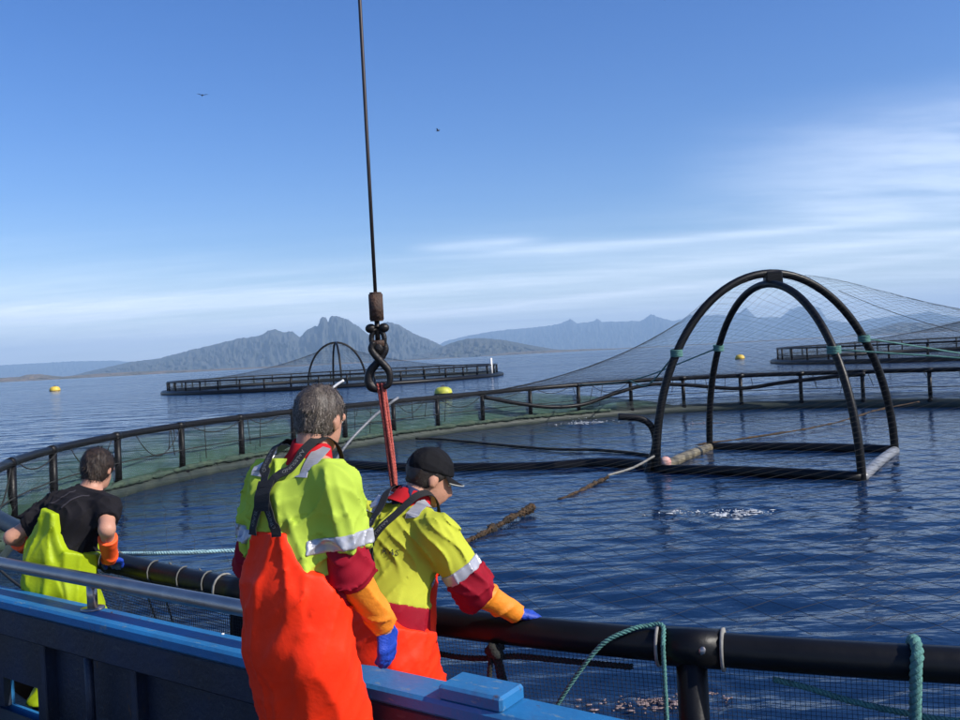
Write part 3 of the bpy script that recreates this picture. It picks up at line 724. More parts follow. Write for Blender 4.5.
# plating with a freeing port low down on the left
port0, port1, pz = -2.02, -1.64, .535
def plate(x0, x1, z0, z1, nm='bulwark_plate', yy=-.035, th=.02, m='paint_wall'):
    return MB().box(((x0 + x1) / 2, yy, (z0 + z1) / 2), ((x1 - x0) / 2, th, (z1 - z0) / 2)).build(nm, m, boat, smooth=False)
plate(X0, port0, .36, .84); plate(port1, X1, .36, .84); plate(port0, port1, pz, .84)
for k, xx in enumerate([-4.2, -3.3, -2.45, -1.45, -.62, .32, 1.25, 2.2, 3.1, 4.0]):
    MB().box((xx, -.085, .60), (.022, .035, .2395), bev=.006).build('bulwark_rib', 'paint_wall', boat, smooth=False)
MB().tube([(-.98, -.13, .36), (-.98, -.13, .84)], .022, 10).build('vent_pipe', 'paint_wall', boat)
MB().box(((X0 + X1) / 2, .01, .2), ((X1 - X0) / 2, .028, .64)).build('hull_side', 'paint_blue', boat, smooth=False)
boat.children[-1].location.y = 0
MB().box(((X0 + X1) / 2, -2.35, .31), ((X1 - X0) / 2, 2.28, .048)).build('deck', 'deck', boat, smooth=False)
# the hull side must leave the port open: replace by two strips
hs = [o for o in boat.children if o.name.startswith('hull_side')][0]; bpy.data.objects.remove(hs)
def hull(x0, x1, z0, z1): MB().box(((x0 + x1) / 2, -.004, (z0 + z1) / 2), ((x1 - x0) / 2, .009, (z1 - z0) / 2)).build('hull_side', 'paint_blue', boat, smooth=False)
hull(X0, port0, -.45, .985); hull(port1, X1, -.45, .985); hull(port0, port1, pz, .985); hull(port0, port1, -.45, .36)
MB().tube([(X0, .05, .62), (X1, .05, .62)], .045, 8).build('rubbing_strake', 'hdpe_old', boat) if False else None
# stainless handrail on short posts; its end dives to the cap behind the grey haired man
MB().tube(spline([(X0, -.05, 1.20), (-2.6, -.05, 1.20), (-1.2, -.05, 1.20), (.15, -.05, 1.20), (.36, -.05, 1.19), (.47, -.05, 1.13), (.49, -.05, 1.04)], 60), .036, 14).build('hand_rail', 'steel', boat)
for xx in (-3.75, -1.05):
    st = MB().tube([(xx, -.05, 1.045), (xx, -.05, 1.19)], .026, 14).build('rail_post', 'steel', boat)
    MB().tube([(xx, -.05, 1.05), (xx, -.05, 1.058)], .06, 14).build('base_plate', 'steel', st)
MB().box((1.43, -.085, 1.075), (.135, .075, .028), bev=.01).build('cap_block', 'paint_blue', boat, smooth=False)
MB().blob((-.05, -.02, 1.052), (.008, .008, .004)).build('bolt_head', 'white', boat)

# ------------------------------------------------------------------ crane wire, hook and red sling
HX, HY = -.466, 4.0
hk = empty('crane_hook', (HX, HY, 2.05)); tag(hk, 'black crane hook with rusty cylinder weight hanging on a steel wire', 'crane hook')
MB().tube([(0, 0, .52), (.0, 0, 1.2), (.01, .0, 8.0)], .0085, 8).build('wire_rope', 'wire', hk)
wgt = MB(); 
for a, b, r in ((.388, .394, .030), (.394, .512, .033), (.512, .52, .028)): wgt.tube([(0, 0, a), (0, 0, b)], r, 20)
wgt.build('cylinder_weight', 'rust', hk)
MB().tube([(0, 0, .40), (0, 0, .30)], .012, 10).build('swivel_shank', 'black_steel', hk)
cl = MB()
for s_ in (-1, 1): cl.blob((s_ * .030, 0, .355), (.026, .022, .022), 12, 8)
cl.box((0, 0, .352), (.032, .014, .012), bev=.004); cl.build('shackle_pin', 'black_steel', hk)
HZ = lambda p, n: spline([(a * .92, b, .30 - (.30 - c) * .78) for a, b, c in p], n)
th = np.linspace(0, 2 * math.pi, 28, endpoint=False)
MB().tube(np.stack([.030 * np.cos(th), 0 * th, .305 + .042 * np.sin(th)], -1), .012, 8, closed=True).build('shackle', 'black_steel', hk)
MB().tube([(-.03, 0, .285), (.03, 0, .285)], .017, 10).build('swivel_bolt', 'rust', hk)
MB().blob((0, 0, .262), (.026, .022, .030), 12, 8).build('hook_eye', 'black_steel', hk)
MB().tube(HZ([(.022, .014, .29), (.034, .014, .25), (.022, .014, .215), (-.012, .014, .165), (-.046, .014, .12), (-.058, .014, .07), (-.046, .014, .028), (-.010, .014, .012), (.022, .014, .024)], 48), np.interp(np.linspace(0, 1, 49), [0, .3, .75, 1], [.015, .017, .024, .013]), 12).build('hook', 'black_steel', hk)
MB().tube(HZ([(-.022, -.014, .29), (-.034, -.014, .25), (-.018, -.014, .215), (.016, -.014, .165), (.046, -.014, .12), (.052, -.014, .075), (.044, -.014, .035), (.020, -.014, .018)], 42), np.interp(np.linspace(0, 1, 43), [0, .5, 1], [.014, .018, .012]), 12).build('counter_hook', 'black_steel', hk)
rs = MB()
for k, (ox, oy, tw) in enumerate(((-.012, 0, .2), (.0, .009, 1.1), (.009, -.006, 2.0), (.016, .007, 3.0))):
    top = np.array([HX + ox, HY + oy, 2.15]); mid = np.array([HX + .034 + ox * .8, HY + oy, 1.72]); low = np.array([HX + .045 + ox * .25, HY - .02 + oy * .3, 1.55])
    q = spline([top, top * .6 + mid * .4 + [.006 * math.sin(tw * 3), 0, 0], mid, low, np.array([HX + .075 + .2 * ox, HY - .06, 1.28]), np.array([HX + .10, HY - .14, 1.12])], 40)
    rope_mb(q, .0078, .042, mb=rs)
rs.blob((HX + .045, HY - .01, 1.615), (.022, .020, .034), 10, 8, .5).blob((HX + .055, HY - .015, 1.57), (.017, .016, .022), 10, 8, .5)
o = rs.build('rope_sling', 'rope_red'); tag(o, 'doubled red rope sling knotted below the crane hook', 'rope')

# ------------------------------------------------------------------ ropes on the near rail
def on_rail(deg, ang, rr=.066 + .018):
    """point on the near rail's skin; ang 0 = top, 90 = boat side, 180 = underneath"""
    t = R(deg); r = float(ring_r(t)); z = float(rail_z(t)); u = np.array([math.cos(t), math.sin(t), 0])
    return np.array([CC[0], CC[1], 0]) + u * (r + rr * math.sin(R(ang))) + np.array([0, 0, z + rr * math.cos(R(ang))])
lp = [on_rail(-107.55, 195) - [0, 0, .95], on_rail(-107.55, 195) - [0, 0, .3], on_rail(-107.6, 190), on_rail(-107.6, 110), on_rail(-107.6, 60), on_rail(-107.6, 5), on_rail(-107.6, -60), on_rail(-107.6, -110), on_rail(-107.6, -150)]
lp = [on_rail(-107.9, 100, .13) - [0, 0, .9], on_rail(-107.75, 100, .10) - [0, 0, .35], on_rail(-107.65, 95), on_rail(-107.6, 50), on_rail(-107.6, 5), on_rail(-107.6, -60), on_rail(-107.6, -110), on_rail(-107.6, -160)]
o = rope_mb(spline(lp, 60), .021, .075, sides=7).build('mooring_rope', 'rope_teal'); tag(o, 'thick pale teal rope looped over the near handrail and hanging down', 'rope')
lp = [on_rail(-113.9, 120, .16) - [0, 0, .42], on_rail(-113.2, 100, .13) - [0, 0, .20], on_rail(-112.5, 80, .10) - [0, 0, .02], on_rail(-112.0, 40, .085), on_rail(-111.7, 12, .08), on_rail(-111.45, 10, .085), on_rail(-111.4, 60, .085), on_rail(-111.4, 100, .09), on_rail(-111.4, 100, .09) - [0, 0, .4], on_rail(-111.4, 100, .09) - [0, 0, .9]]
o = rope_mb(spline(lp, 70), .0095, .05).build('lashing_rope', 'rope_teal'); tag(o, 'thin teal rope draped over the near handrail beside its black post', 'rope')
q = [on_rail(d, 175, .066 + .03 + s) for d, s in ((-109.7, 0), (-109.2, .02), (-108.6, .055), (-107.8, .085), (-107, .10), (-105.5, .08), (-104, .03))]
o = rope_mb(spline(q, 60), .012, .05).build('net_head_rope', 'rope_teal'); tag(o, 'green net rope sagging under the near handrail right of its post', 'rope')
q = [on_rail(d, 165, .066 + .02 + s) for d, s in ((-118.6, .0), (-117.5, .02), (-116.4, .04), (-115.5, .055), (-114.8, .045), (-114.2, .02), (-113.4, .015), (-112, .01))]
o = rope_mb(spline(q, 60), .013, .05).build('net_head_rope', 'rope_dark'); tag(o, 'dark net rope under the near handrail below the blue glove', 'rope')
kn = MB()
b0 = on_rail(-114.55, 150, .10)
for k in range(9): kn.blob(b0 + np.array([random.uniform(-.03, .03), random.uniform(-.02, .02), random.uniform(-.035, .03)]), random.uniform(.016, .026), 8, 6, .4)
for a_, c_ in ((-.02, -.035), (.0, .05), (.02, -.005), (.015, .065)):
    rope_mb(spline([b0 + [a_, 0, -.02], b0 + [a_ + c_ * .4, -.02, -.14], b0 + [a_ + c_, -.01, -.27], b0 + [a_ + c_ * .8, 0, -.45]], 24), .012, .05, mb=kn)
o = kn.build('rope_knot', 'rope_dark'); tag(o, 'dark knotted rope bundle hanging off the near handrail', 'rope')
o = MB().tube(spline([on_rail(-117.35, 100, .075), on_rail(-117.2, 110, .10) - [0, 0, .15], on_rail(-117.1, 110, .11) - [0, 0, .5]], 16), .006, 6).build('thin_cord', mat('rusty_cord', (.30, .09, .05), .8)); tag(o, 'thin rust coloured cord hanging from the near handrail by orange trousers', 'cord')
M['rope_cord'] = mat('grey_cord', (.12, .12, .11), .85)
for i, dg in enumerate((-124.9, -123.6, -122.6, -127.5)):
    th = np.linspace(-20, 330, 16); pts = [on_rail(dg + .03 * k, a_, .072) for k, a_ in enumerate(th)]
    o = MB().tube(np.array(pts), .0045, 6).build('rail_lashing', 'rope_cord'); tag(o, 'grey cord lashing wound round the near handrail beside the man in black', 'cord', 'cord lashings on the near handrail')
for i, (a_, b_) in enumerate(((-125.2, -124.2), (-124.3, -123.5))):
    o = rope_mb([on_rail(a_, 150, .08), on_rail(b_, 170, .10) - [0, 0, .42]], .006, .03).build('net_line', 'rope_grey'); tag(o, 'pale twisted line slanting down the net behind the boat rail', 'rope', 'slanting net lines')

# ------------------------------------------------------------------ gulls
def gull(loc, span, rz, flap, label):
    e = empty('gull', loc, rz); tag(e, label, 'bird')
    mb = MB(); x = np.linspace(-.5, .5, 12) * span * .85
    mb.tube(np.stack([x * 0, x * .62, .02 * span * np.cos(x / span * 3)], -1), span * np.array([.004, .03, .05, .062, .068, .07, .066, .06, .052, .044, .04, .02]), 8); mb.build('body', 'bird', e)
    for s_ in (-1, 1):
        V = []; F = []
        for i, (u_, ch, zz, sw) in enumerate(((.03, .16, 0, 0), (.2, .17, .55, .03), (.33, .13, .75, 0), (.5, .03, .6, -.10))):
            for y_ in (-.5, 0, .5): V.append((s_ * u_ * span, (y_ * ch + sw) * span, zz * flap * span * .3 + (0.008 * span if y_ == 0 else 0)))
        n = len(V); V += [(a, b, c - .006 * span) for a, b, c in V]
        for i in range(3):
            for j in range(2):
                a = i * 3 + j; F.append((a, a + 1, a + 4, a + 3)); F.append((n + a, n + a + 3, n + a + 4, n + a + 1))
        mesh_obj('wing', V, F, 'bird', e)
gull((-18.2, 60, 21.3), .75, .4, .5, 'dark gull flying high on its own left of the crane wire')
gull((-2.4, 70, 20.6), .62, 1.2, 1.2, 'small gull with raised wings in the sky right of the crane wire')
gull((18.8, 80, 34.2), .62, .2, .5, 'tiny gull at the top of the sky above the hoops')

# ------------------------------------------------------------------ people: signed-distance bodies and clothes
A3 = lambda *a: np.array(a, np.float32)
def nrm(v): v = np.asarray(v, float); return v / np.linalg.norm(v)
def cap(a, b, ra, rb):
    a = np.asarray(a, np.float32); b = np.asarray(b, np.float32); ab = b - a; L2 = float(ab @ ab)
    def f(P):
        q = P - a; t = np.clip(q @ ab / L2, 0, 1); d = q - t[:, None] * ab
        return np.sqrt((d * d).sum(1)) - (ra + (rb - ra) * t)
    return f
def ecap(a, b, right, ra, rb):
    """tapered limb of oval section: ra, rb = (half width, half depth) at each end"""
    a = np.asarray(a, np.float32); b = np.asarray(b, np.float32); ab = b - a; L2 = float(ab @ ab); ax = nrm(ab)
    rx = nrm(np.asarray(right, float) - ax * float(np.dot(right, ax))); fy = np.cross(ax, rx)
    rx = rx.astype(np.float32); fy = fy.astype(np.float32); ax = ax.astype(np.float32)
    def f(P):
        q = P - a; t = np.clip(q @ ab / L2, 0, 1); d = q - t[:, None] * ab
        w = ra[0] + (rb[0] - ra[0]) * t; h = ra[1] + (rb[1] - ra[1]) * t; m = np.minimum(w, h)
        return (np.sqrt((d @ rx / w) ** 2 + (d @ fy / h) ** 2 + (d @ ax / m) ** 2) - 1) * m
    return f
def ell(c, r, Rm=None):
    c = np.asarray(c, np.float32); r = np.asarray(r, np.float32)
    Rm = None if Rm is None else np.asarray(Rm, np.float32)
    def f(P):
        q = P - c
        if Rm is not None: q = q @ Rm
        k0 = np.sqrt(((q / r) ** 2).sum(1)); k1 = np.sqrt(((q / (r * r)) ** 2).sum(1)) + 1e-6
        return k0 * (k0 - 1) / k1
    return f
def smin(a, b, k):
    h = np.clip(.5 + .5 * (b - a) / k, 0, 1); return b + (a - b) * h - k * h * (1 - h)
def union(fs, k=.03):
    def f(P):
        d = fs[0](P)
        for g in fs[1:]: d = smin(d, g(P), k)
        return d
    return f
def half(p, n):
    """negative on the side n points away from"""
    p = np.asarray(p, np.float32); n = nrm(n).astype(np.float32)
    return lambda P: (P - p) @ n
def inter(*fs):
    def f(P):
        d = fs[0](P)
        for g in fs[1:]: d = np.maximum(d, g(P))
        return d
    return f
def grow(f, o): return lambda P: f(P) - o
def folds(f, amp, freq, seed, crease=1.0, along=None):
    """cloth: pinched creases in patches; they run mostly along the given direction"""
    g = np.random.default_rng(seed); K = []; al = None if along is None else nrm(along)
    for i in range(5):
        d = g.normal(size=3)
        if al is not None: d = d - al * np.dot(d, al) * g.uniform(.55, .95)
        d /= np.linalg.norm(d); m = g.normal(size=3); m /= np.linalg.norm(m)
        K.append(((d * freq * g.uniform(.7, 1.5)).astype(np.float32), g.uniform(0, 6.3), (m * freq * .32).astype(np.float32), g.uniform(0, 6.3)))
    def h(P):
        s = 0
        for k, p, m, q in K:
            w = np.sin(P @ m + q); ph = P @ k + p + 1.1 * np.sin(P @ (m * 1.7) + p)
            rdg = 1 - np.abs(np.sin(ph)); s = s + rdg * rdg * rdg * np.clip(w + .2, 0, 1) * 1.2
        return f(P) - amp * (np.minimum(s, 1.3) - .25)
    return h
def snet(f, lo, hi, h):
    """surface nets on a regular grid -> verts, quads"""
    lo = np.asarray(lo, float); hi = np.asarray(hi, float); n = np.ceil((hi - lo) / h).astype(int) + 1
    # coarse pass to skip empty space
    ax = [lo[i] + h * np.arange(n[i]) for i in range(3)]
    G = np.stack(np.meshgrid(*ax, indexing='ij'), -1).reshape(-1, 3).astype(np.float32)
    V = np.empty(len(G), np.float32)
    cs = 4
    nb = (n + cs - 1) // cs
    cax = [lo[i] + h * (np.minimum(np.arange(nb[i]) * cs + cs / 2, n[i] - 1)) for i in range(3)]
    CG = np.stack(np.meshgrid(*cax, indexing='ij'), -1).reshape(-1, 3).astype(np.float32)
    cv = f(CG).reshape(nb)
    thr = h * cs * 1.9
    near = np.abs(cv) < thr
    full = np.repeat(np.repeat(np.repeat(near, cs, 0), cs, 1), cs, 2)[:n[0], :n[1], :n[2]].reshape(-1)
    V[:] = np.repeat(np.repeat(np.repeat(cv, cs, 0), cs, 1), cs, 2)[:n[0], :n[1], :n[2]].reshape(-1)
    V[full] = f(G[full]); V = V.reshape(n)
    # never let the surface leave the box
    for a in range(3):
        s = [slice(None)] * 3; s[a] = 0; V[tuple(s)] = np.maximum(V[tuple(s)], 1e-4); s[a] = -1; V[tuple(s)] = np.maximum(V[tuple(s)], 1e-4)
    ins = V < 0; nx, ny, nz = n
    acc = np.zeros((nx - 1, ny - 1, nz - 1, 3)); cnt = np.zeros((nx - 1, ny - 1, nz - 1))
    def sl(o): return tuple(slice(o[i], o[i] + n[i] - 1) for i in range(3))
    corners = [(i, j, k) for i in (0, 1) for j in (0, 1) for k in (0, 1)]
    for c in corners:
        for a in range(3):
            if c[a]: continue
            e = list(c); e[a] = 1
            va = V[sl(c)]; vb = V[sl(e)]; m = (va < 0) != (vb < 0)
            t = np.where(m, va / np.where(m, va - vb, 1), 0)
            for b in range(3): acc[..., b] += np.where(m, c[b] + (t if b == a else 0), 0)
            cnt += m
    act = cnt > 0; idx = -np.ones(act.shape, int); idx[act] = np.arange(act.sum())
    ijk = np.argwhere(act); pts = lo + h * (ijk + acc[act] / cnt[act][:, None])
    F = []
    for a in range(3):
        b, c = (a + 1) % 3, (a + 2) % 3
        s0 = [slice(None)] * 3; s1 = [slice(None)] * 3; s0[a] = slice(0, n[a] - 1); s1[a] = slice(1, n[a])
        for q in (b, c): s0[q] = slice(1, n[q] - 1); s1[q] = slice(1, n[q] - 1)
        A_ = ins[tuple(s0)]; B_ = ins[tuple(s1)]; ch = np.argwhere(A_ != B_)
        if not len(ch): continue
        flip = A_[tuple(ch.T)]; base = ch.copy(); base[:, b] += 1; base[:, c] += 1
        def cell(db, dc):
            q = base.copy(); q[:, b] -= db; q[:, c] -= dc; return idx[tuple(q.T)]
        qd = np.stack([cell(1, 1), cell(0, 1), cell(0, 0), cell(1, 0)], -1); qd[~flip] = qd[~flip][:, ::-1]; F.append(qd)
    F = np.concatenate(F); F = F[(F >= 0).all(1)]
    return pts, F
def grad(f, P, e=.004):
    P = np.asarray(P, np.float32); g = np.stack([f(P + e * np.eye(3, dtype=np.float32)[i]) - f(P - e * np.eye(3, dtype=np.float32)[i]) for i in range(3)], -1)
    return g / np.maximum(np.linalg.norm(g, axis=1, keepdims=True), 1e-6)
def march(f, start, d, n=60):
    P = np.asarray(start, np.float32).copy(); d = np.asarray(d, np.float32)
    for _ in range(n): P = P + d * (np.clip(f(P), -.02, .06) * .8)[:, None]
    return P
def relax(V, F, it=2, lam=.5):
    V = V.copy(); n = len(V)
    for _ in range(it):
        s = np.zeros_like(V); c = np.zeros(n)
        for a, b in ((0, 1), (1, 2), (2, 3), (3, 0)):
            np.add.at(s, F[:, a], V[F[:, b]]); np.add.at(c, F[:, a], 1); np.add.at(s, F[:, b], V[F[:, a]]); np.add.at(c, F[:, b], 1)
        V += lam * (s / np.maximum(c, 1)[:, None] - V)
    return V

def crumple(m, scale, strength, dist, st=(1, 1, .55)):
    """sharp little creases on top of the modelled folds"""
    t = m.node_tree; n = t.nodes; l = t.links; p = n['Principled BSDF']; c = n.new('ShaderNodeTexCoord'); mp = n.new('ShaderNodeMapping'); l.new(c.outputs['Object'], mp.inputs[0])
    mp.inputs['Scale'].default_value = st; mp.inputs['Rotation'].default_value = (.3, .5, .2)
    k = n.new('ShaderNodeTexNoise'); k.noise_type = 'RIDGED_MULTIFRACTAL'; k.inputs['Scale'].default_value = scale; k.inputs['Detail'].default_value = 3; l.new(mp.outputs[0], k.inputs['Vector'])
    b = n.new('ShaderNodeBump'); b.inputs['Strength'].default_value = strength; b.inputs['Distance'].default_value = dist; l.new(k.outputs[0], b.inputs['Height'])
    old = p.inputs['Normal'].links
    if old: l.new(old[0].from_socket, b.inputs['Normal'])
    l.new(b.outputs[0], p.inputs['Normal'])
def fabric(name, col, rough=.75, var=.12, weave=260, sheen=0, spec=.12, scale=5, bump=.08):
    return mat(name, col, rough, var=var, scale=scale, bump=bump, bscale=weave, spec=spec, sheen=sheen)
M['hivis'] = fabric('hi_vis_yellow_fabric', (.40, .53, .060), .7)
M['hivis_warm'] = fabric('hi_vis_yellow_fabric_bounce_tinted', (.46, .49, .045), .7, var=.2)  # warmer than hivis: orange bounce from the trousers put into the colour
M['crimson'] = fabric('crimson_fabric', (.30, .008, .022), .7, var=.3)
M['redcollar'] = fabric('red_fleece', (.48, .015, .022), .9, var=.2)
M['orange_oil'] = mat('orange_oilskin', (.95, .036, .008), .55, var=.10, scale=4, bump=.12, bscale=60, spec=.14)
M['yellow_oil'] = mat('yellow_oilskin', (.34, .45, .010), .5, var=.10, scale=4, bump=.12, bscale=60, spec=.18)
M['gaunt'] = mat('orange_rubber_gauntlet', (.82, .24, .010), .6, var=.15, scale=8, bump=.2, bscale=80)
M['gaunt_red'] = mat('red_orange_rubber_gauntlet', (.92, .10, .012), .6, var=.15, scale=8, bump=.2, bscale=80)
M['glove'] = mat('blue_rubber_glove', (.012, .055, .42), .5, var=.3, scale=20, bump=.35, bscale=160)
M['tape'] = mat('silver_reflective_tape', (.46, .46, .50), .35, metal=.35, var=.2, scale=30)
M['strap'] = mat('black_webbing', (.010, .010, .011), .8, var=.3, scale=60, bump=.4, bscale=300)
M['letter'] = mat('white_print', (.20, .20, .19), .8)
M['print'] = mat('dark_print', (.03, .03, .02), .7)
M['black_tee'] = fabric('black_cotton', (.014, .013, .016), .85, var=.35, scale=9)
M['tee_stripe'] = fabric('dark_grey_stripe', (.045, .042, .05), .85)
M['skin'] = mat('skin', (.50, .25, .165), .5, var=.18, scale=9, bump=.2, bscale=140, spec=.4)
M['hair_grey'] = mat('grey_brown_hair', (.085, .065, .05), .55, scale=55, col2=(.022, .015, .011))
M['hair_grey_tip'] = mat('silver_hair', (.20, .165, .135), .5, scale=60, col2=(.05, .038, .03))
M['hair_brown'] = mat('brown_hair', (.034, .019, .011), .6, scale=55, col2=(.010, .006, .004))
M['hair_dark'] = mat('dark_hair', (.022, .015, .011), .5, scale=55)
M['cap_black'] = fabric('black_cap_cloth', (.010, .010, .012), .8, var=.3, scale=12)
M['navy'] = fabric('navy_neck_cloth', (.03, .04, .10), .9, var=.3)
M['boot'] = mat('rubber_boot', (.03, .03, .028), .4, var=.3)
M['eye'] = mat('eye_white', (.6, .57, .53), .2)
M['brim_edge'] = mat('grey_cap_trim', (.35, .35, .33), .7)

for k_, sc_, st_, di_ in (('hivis', 7, .5, .010), ('hivis_warm', 7, .5, .010), ('crimson', 9, .5, .008), ('orange_oil', 8, .45, .006), ('yellow_oil', 8, .45, .006), ('gaunt', 14, .5, .005), ('gaunt_red', 14, .5, .005), ('glove', 30, .6, .003), ('black_tee', 8, .5, .008), ('cap_black', 12, .4, .004)): crumple(M[k_], sc_, st_, di_)
def rotm(yaw, pitch, roll=0):
    """head frame: columns right, forward, up. yaw clockwise from +Y, pitch down positive"""
    y, p, r = R(yaw), R(pitch), R(roll)
    Rz = np.array([[math.cos(y), math.sin(y), 0], [-math.sin(y), math.cos(y), 0], [0, 0, 1]])
    Rx = np.array([[1, 0, 0], [0, math.cos(p), math.sin(p)], [0, -math.sin(p), math.cos(p)]])
    Ry = np.array([[math.cos(r), 0, math.sin(r)], [0, 1, 0], [-math.sin(r), 0, math.cos(r)]])
    return Rz @ Rx @ Ry

class Person:
    def __init__(s, J, base, label):
        s.J = {k: np.asarray(v, float) for k, v in J.items()}; s.base = np.asarray(base, float); s.label = label
        J = s.J; s.right = nrm(J['shR'] - J['shL']); s.axis = nrm(J['chest'] - J['pelvis']); s.fwd = nrm(np.cross(s.axis, s.right)); s.fwd = -s.fwd if np.dot(s.fwd, J['face']) < 0 else s.fwd
        s.right = nrm(np.cross(s.fwd, s.axis)); s.right = s.right if np.dot(s.right, J['shR'] - J['shL']) > 0 else -s.right
        s.hr = nrm(J['hipR'] - J['hipL'])
        s.objs = {}
    def put(s, name, f, lo, hi, h, m, parent, it=1):
        V, F = snet(f, lo, hi, h)
        if not len(V): return None
        if it: V = relax(V, F, it)
        return s.mesh(name, V, F, m, parent)
    def mesh(s, name, V, F, m, parent):
        me = bpy.data.meshes.new(name); V = np.asarray(V, float) - s.base
        me.from_pydata(V.tolist(), [], [tuple(x) for x in (F.tolist() if isinstance(F, np.ndarray) else F)])
        me.polygons.foreach_set('use_smooth', [True] * len(me.polygons)); me.update(); me.materials.append(M[m])
        o = bpy.data.objects.new(name, me); COL.objects.link(o)
        if parent is not None: o.parent = parent
        else: o.location = s.base
        return o
    def bounds(s, pts, pad): P = np.array([s.J[k] if isinstance(k, str) else k for k in pts]); return P.min(0) - pad, P.max(0) + pad
    # ---- skin-level shapes
    def head_sdf(s):
        c = s.J['head']; Rm = s.J['headR']; g = lambda x, y, z: c + Rm @ np.array([x, y, z])
        fs = [ell(g(0, -.012, .030), (.076, .098, .090), Rm), ell(g(0, .030, -.035), (.060, .072, .082), Rm), ell(g(0, .055, -.085), (.034, .034, .028), Rm),
              cap(g(0, .092, .008), g(0, .116, -.028), .009, .014), cap(g(0, .100, -.030), g(0, .108, -.032), .018, .015),
              ell(g(0, .094, -.062), (.024, .014, .010), Rm), cap(g(-.045, .085, .022), g(.045, .085, .022), .012, .012)]
        b = union(fs, .022)
        ears = union([ell(g(sg * .078, -.008, -.008), (.011, .022, .034), Rm) for sg in (-1, 1)], .005)
        eyes = [ell(g(sg * .032, .096, .008), (.016, .014, .010), Rm) for sg in (-1, 1)]
        def f(P):
            d = smin(b(P), ears(P), .012)
            for e in eyes: d = np.maximum(d, -(e(P) + .004))
            return d
        return f
    def neck_sdf(s): return cap(s.J['neck'] - s.axis * .02, s.J['head'] + s.J['headR'] @ np.array([0, -.03, -.05]), .064, .056)
    def torso(s, o=0.0, belly=0.0):
        J = s.J; r = s.right
        return union([ecap(J['pelvis'], J['waist'], s.hr, (.160 + o, .115 + o + belly), (.150 + o, .112 + o + belly)),
                      ecap(J['waist'], J['chest'], r, (.150 + o, .112 + o + belly), (.160 + o, .118 + o)),
                      ecap(J['chest'], J['neck'] - s.axis * .03, r, (.158 + o, .112 + o), (.085 + o * .6, .062 + o * .6)),
                      cap(J['shR'] - r * .01, J['neck'] - s.axis * .03, .058 + o, .046 + o * .6), cap(J['shL'] + r * .01, J['neck'] - s.axis * .03, .058 + o, .046 + o * .6)], .045)
    def arm(s, sd, o=0.0, el=None): 
        J = s.J; return union([cap(J['sh' + sd], J['el' + sd], .058 + o, .046 + o), cap(J['el' + sd], J['wr' + sd], .045 + o, .031 + o * .8)], .03)
    def legs(s, o=0.0, taper=.0):
        J = s.J; fs = []
        for sd in 'RL': fs += [union([cap(J['hip' + sd], J['kn' + sd], .090 + o, .064 + o), cap(J['kn' + sd], J['an' + sd], .062 + o, .048 + o + taper)], .04)]
        return fs
    def hand_parts(s, sd, o=0.0):
        J = s.J; w = J['wr' + sd]; d = nrm(J['hd' + sd]); n = J['hn' + sd]; n = nrm(n - d * np.dot(n, d)); th = nrm(J['ht' + sd] - d * np.dot(J['ht' + sd], d)); th = nrm(th - n * np.dot(th, n))
        curl = J['hc' + sd]
        fs = [ecap(w + d * .005, w + d * .085, th, (.030 + o, .020 + o), (.042 + o, .015 + o))]
        fing = []
        for i, (off, L, c_) in enumerate(((.031, .072, .9), (.011, .082, 1.0), (-.010, .077, 1.08), (-.029, .060, 1.2))):
            p = w + d * (.088 - .004 * abs(i - 1)) + th * off; dd = d.copy(); ch = []
            for seg, (fr, ra, rb) in enumerate(((.46, .0105, .0098), (.30, .0098, .0090), (.24, .0090, .0080))):
                a_ = float(curl) * c_ * (.6, 1.0, .8)[seg]; dd = nrm(dd * math.cos(a_) + n * math.sin(a_)); q = p + dd * L * fr
                ch.append(cap(p, q, ra + o, rb + o)); p = q; n_ = n
            fing.append(union(ch, .006))
        p0 = w + d * .022 + th * .030; p1 = p0 + nrm(d * .75 + th * .62 + n * .25) * .042; p2 = p1 + nrm(d * .9 + th * .18 + n * .38) * .034; p3 = p2 + nrm(d * .9 - th * .05 + n * .45) * .024
        thumb = union([cap(p0, p1, .0155 + o, .0125 + o), cap(p1, p2, .0122 + o, .0108 + o), cap(p2, p3, .0105 + o, .009 + o)], .008)
        palm = fs[0]
        def f(P):
            dmn = fing[0](P)
            for g in fing[1:]: dmn = np.minimum(dmn, g(P))
            return smin(smin(palm(P), dmn, .010), thumb(P), .014)
        return f
    # ---- assembly
    def body(s):
        fs = [s.torso(-.004)] + [s.arm(sd, -.004) for sd in 'RL'] + s.legs(-.004)
        for sd in 'RL': fs.append(cap(s.J['an' + sd] - [0, 0, .03], s.J['to' + sd], .042, .034)); fs.append(ecap(s.J['wr' + sd], s.J['wr' + sd] + nrm(s.J['hd' + sd]) * .085, s.J['ht' + sd], (.026, .018), (.034, .012)))
        whole = union(fs, .035); hd = s.head_sdf(); nk = s.neck_sdf()
        f = lambda P: smin(smin(whole(P), nk(P), .02), hd(P), .018)
        lo, hi = s.bounds(['pelvis', 'head', 'elR', 'elL', 'wrR', 'wrL', 'anR', 'anL', 'toR', 'toL', 'shR', 'shL'], .16)
        # two densities in one mesh would leave a seam, so the whole figure uses the head's own spacing
        o = s.put('person', f, lo, hi, .0095, 'skin', None, 1); o['label'] = s.label; o['category'] = 'person'; s.root = o
        J = s.J
        for sg in (-1, 1): 
            c = J['head'] + J['headR'] @ np.array([sg * .032, .083, .008]); mb = MB(); mb.blob(c, .0125, 10, 8); s.mesh('eye', mb.v[0], mb.f, 'eye', o)
        return o
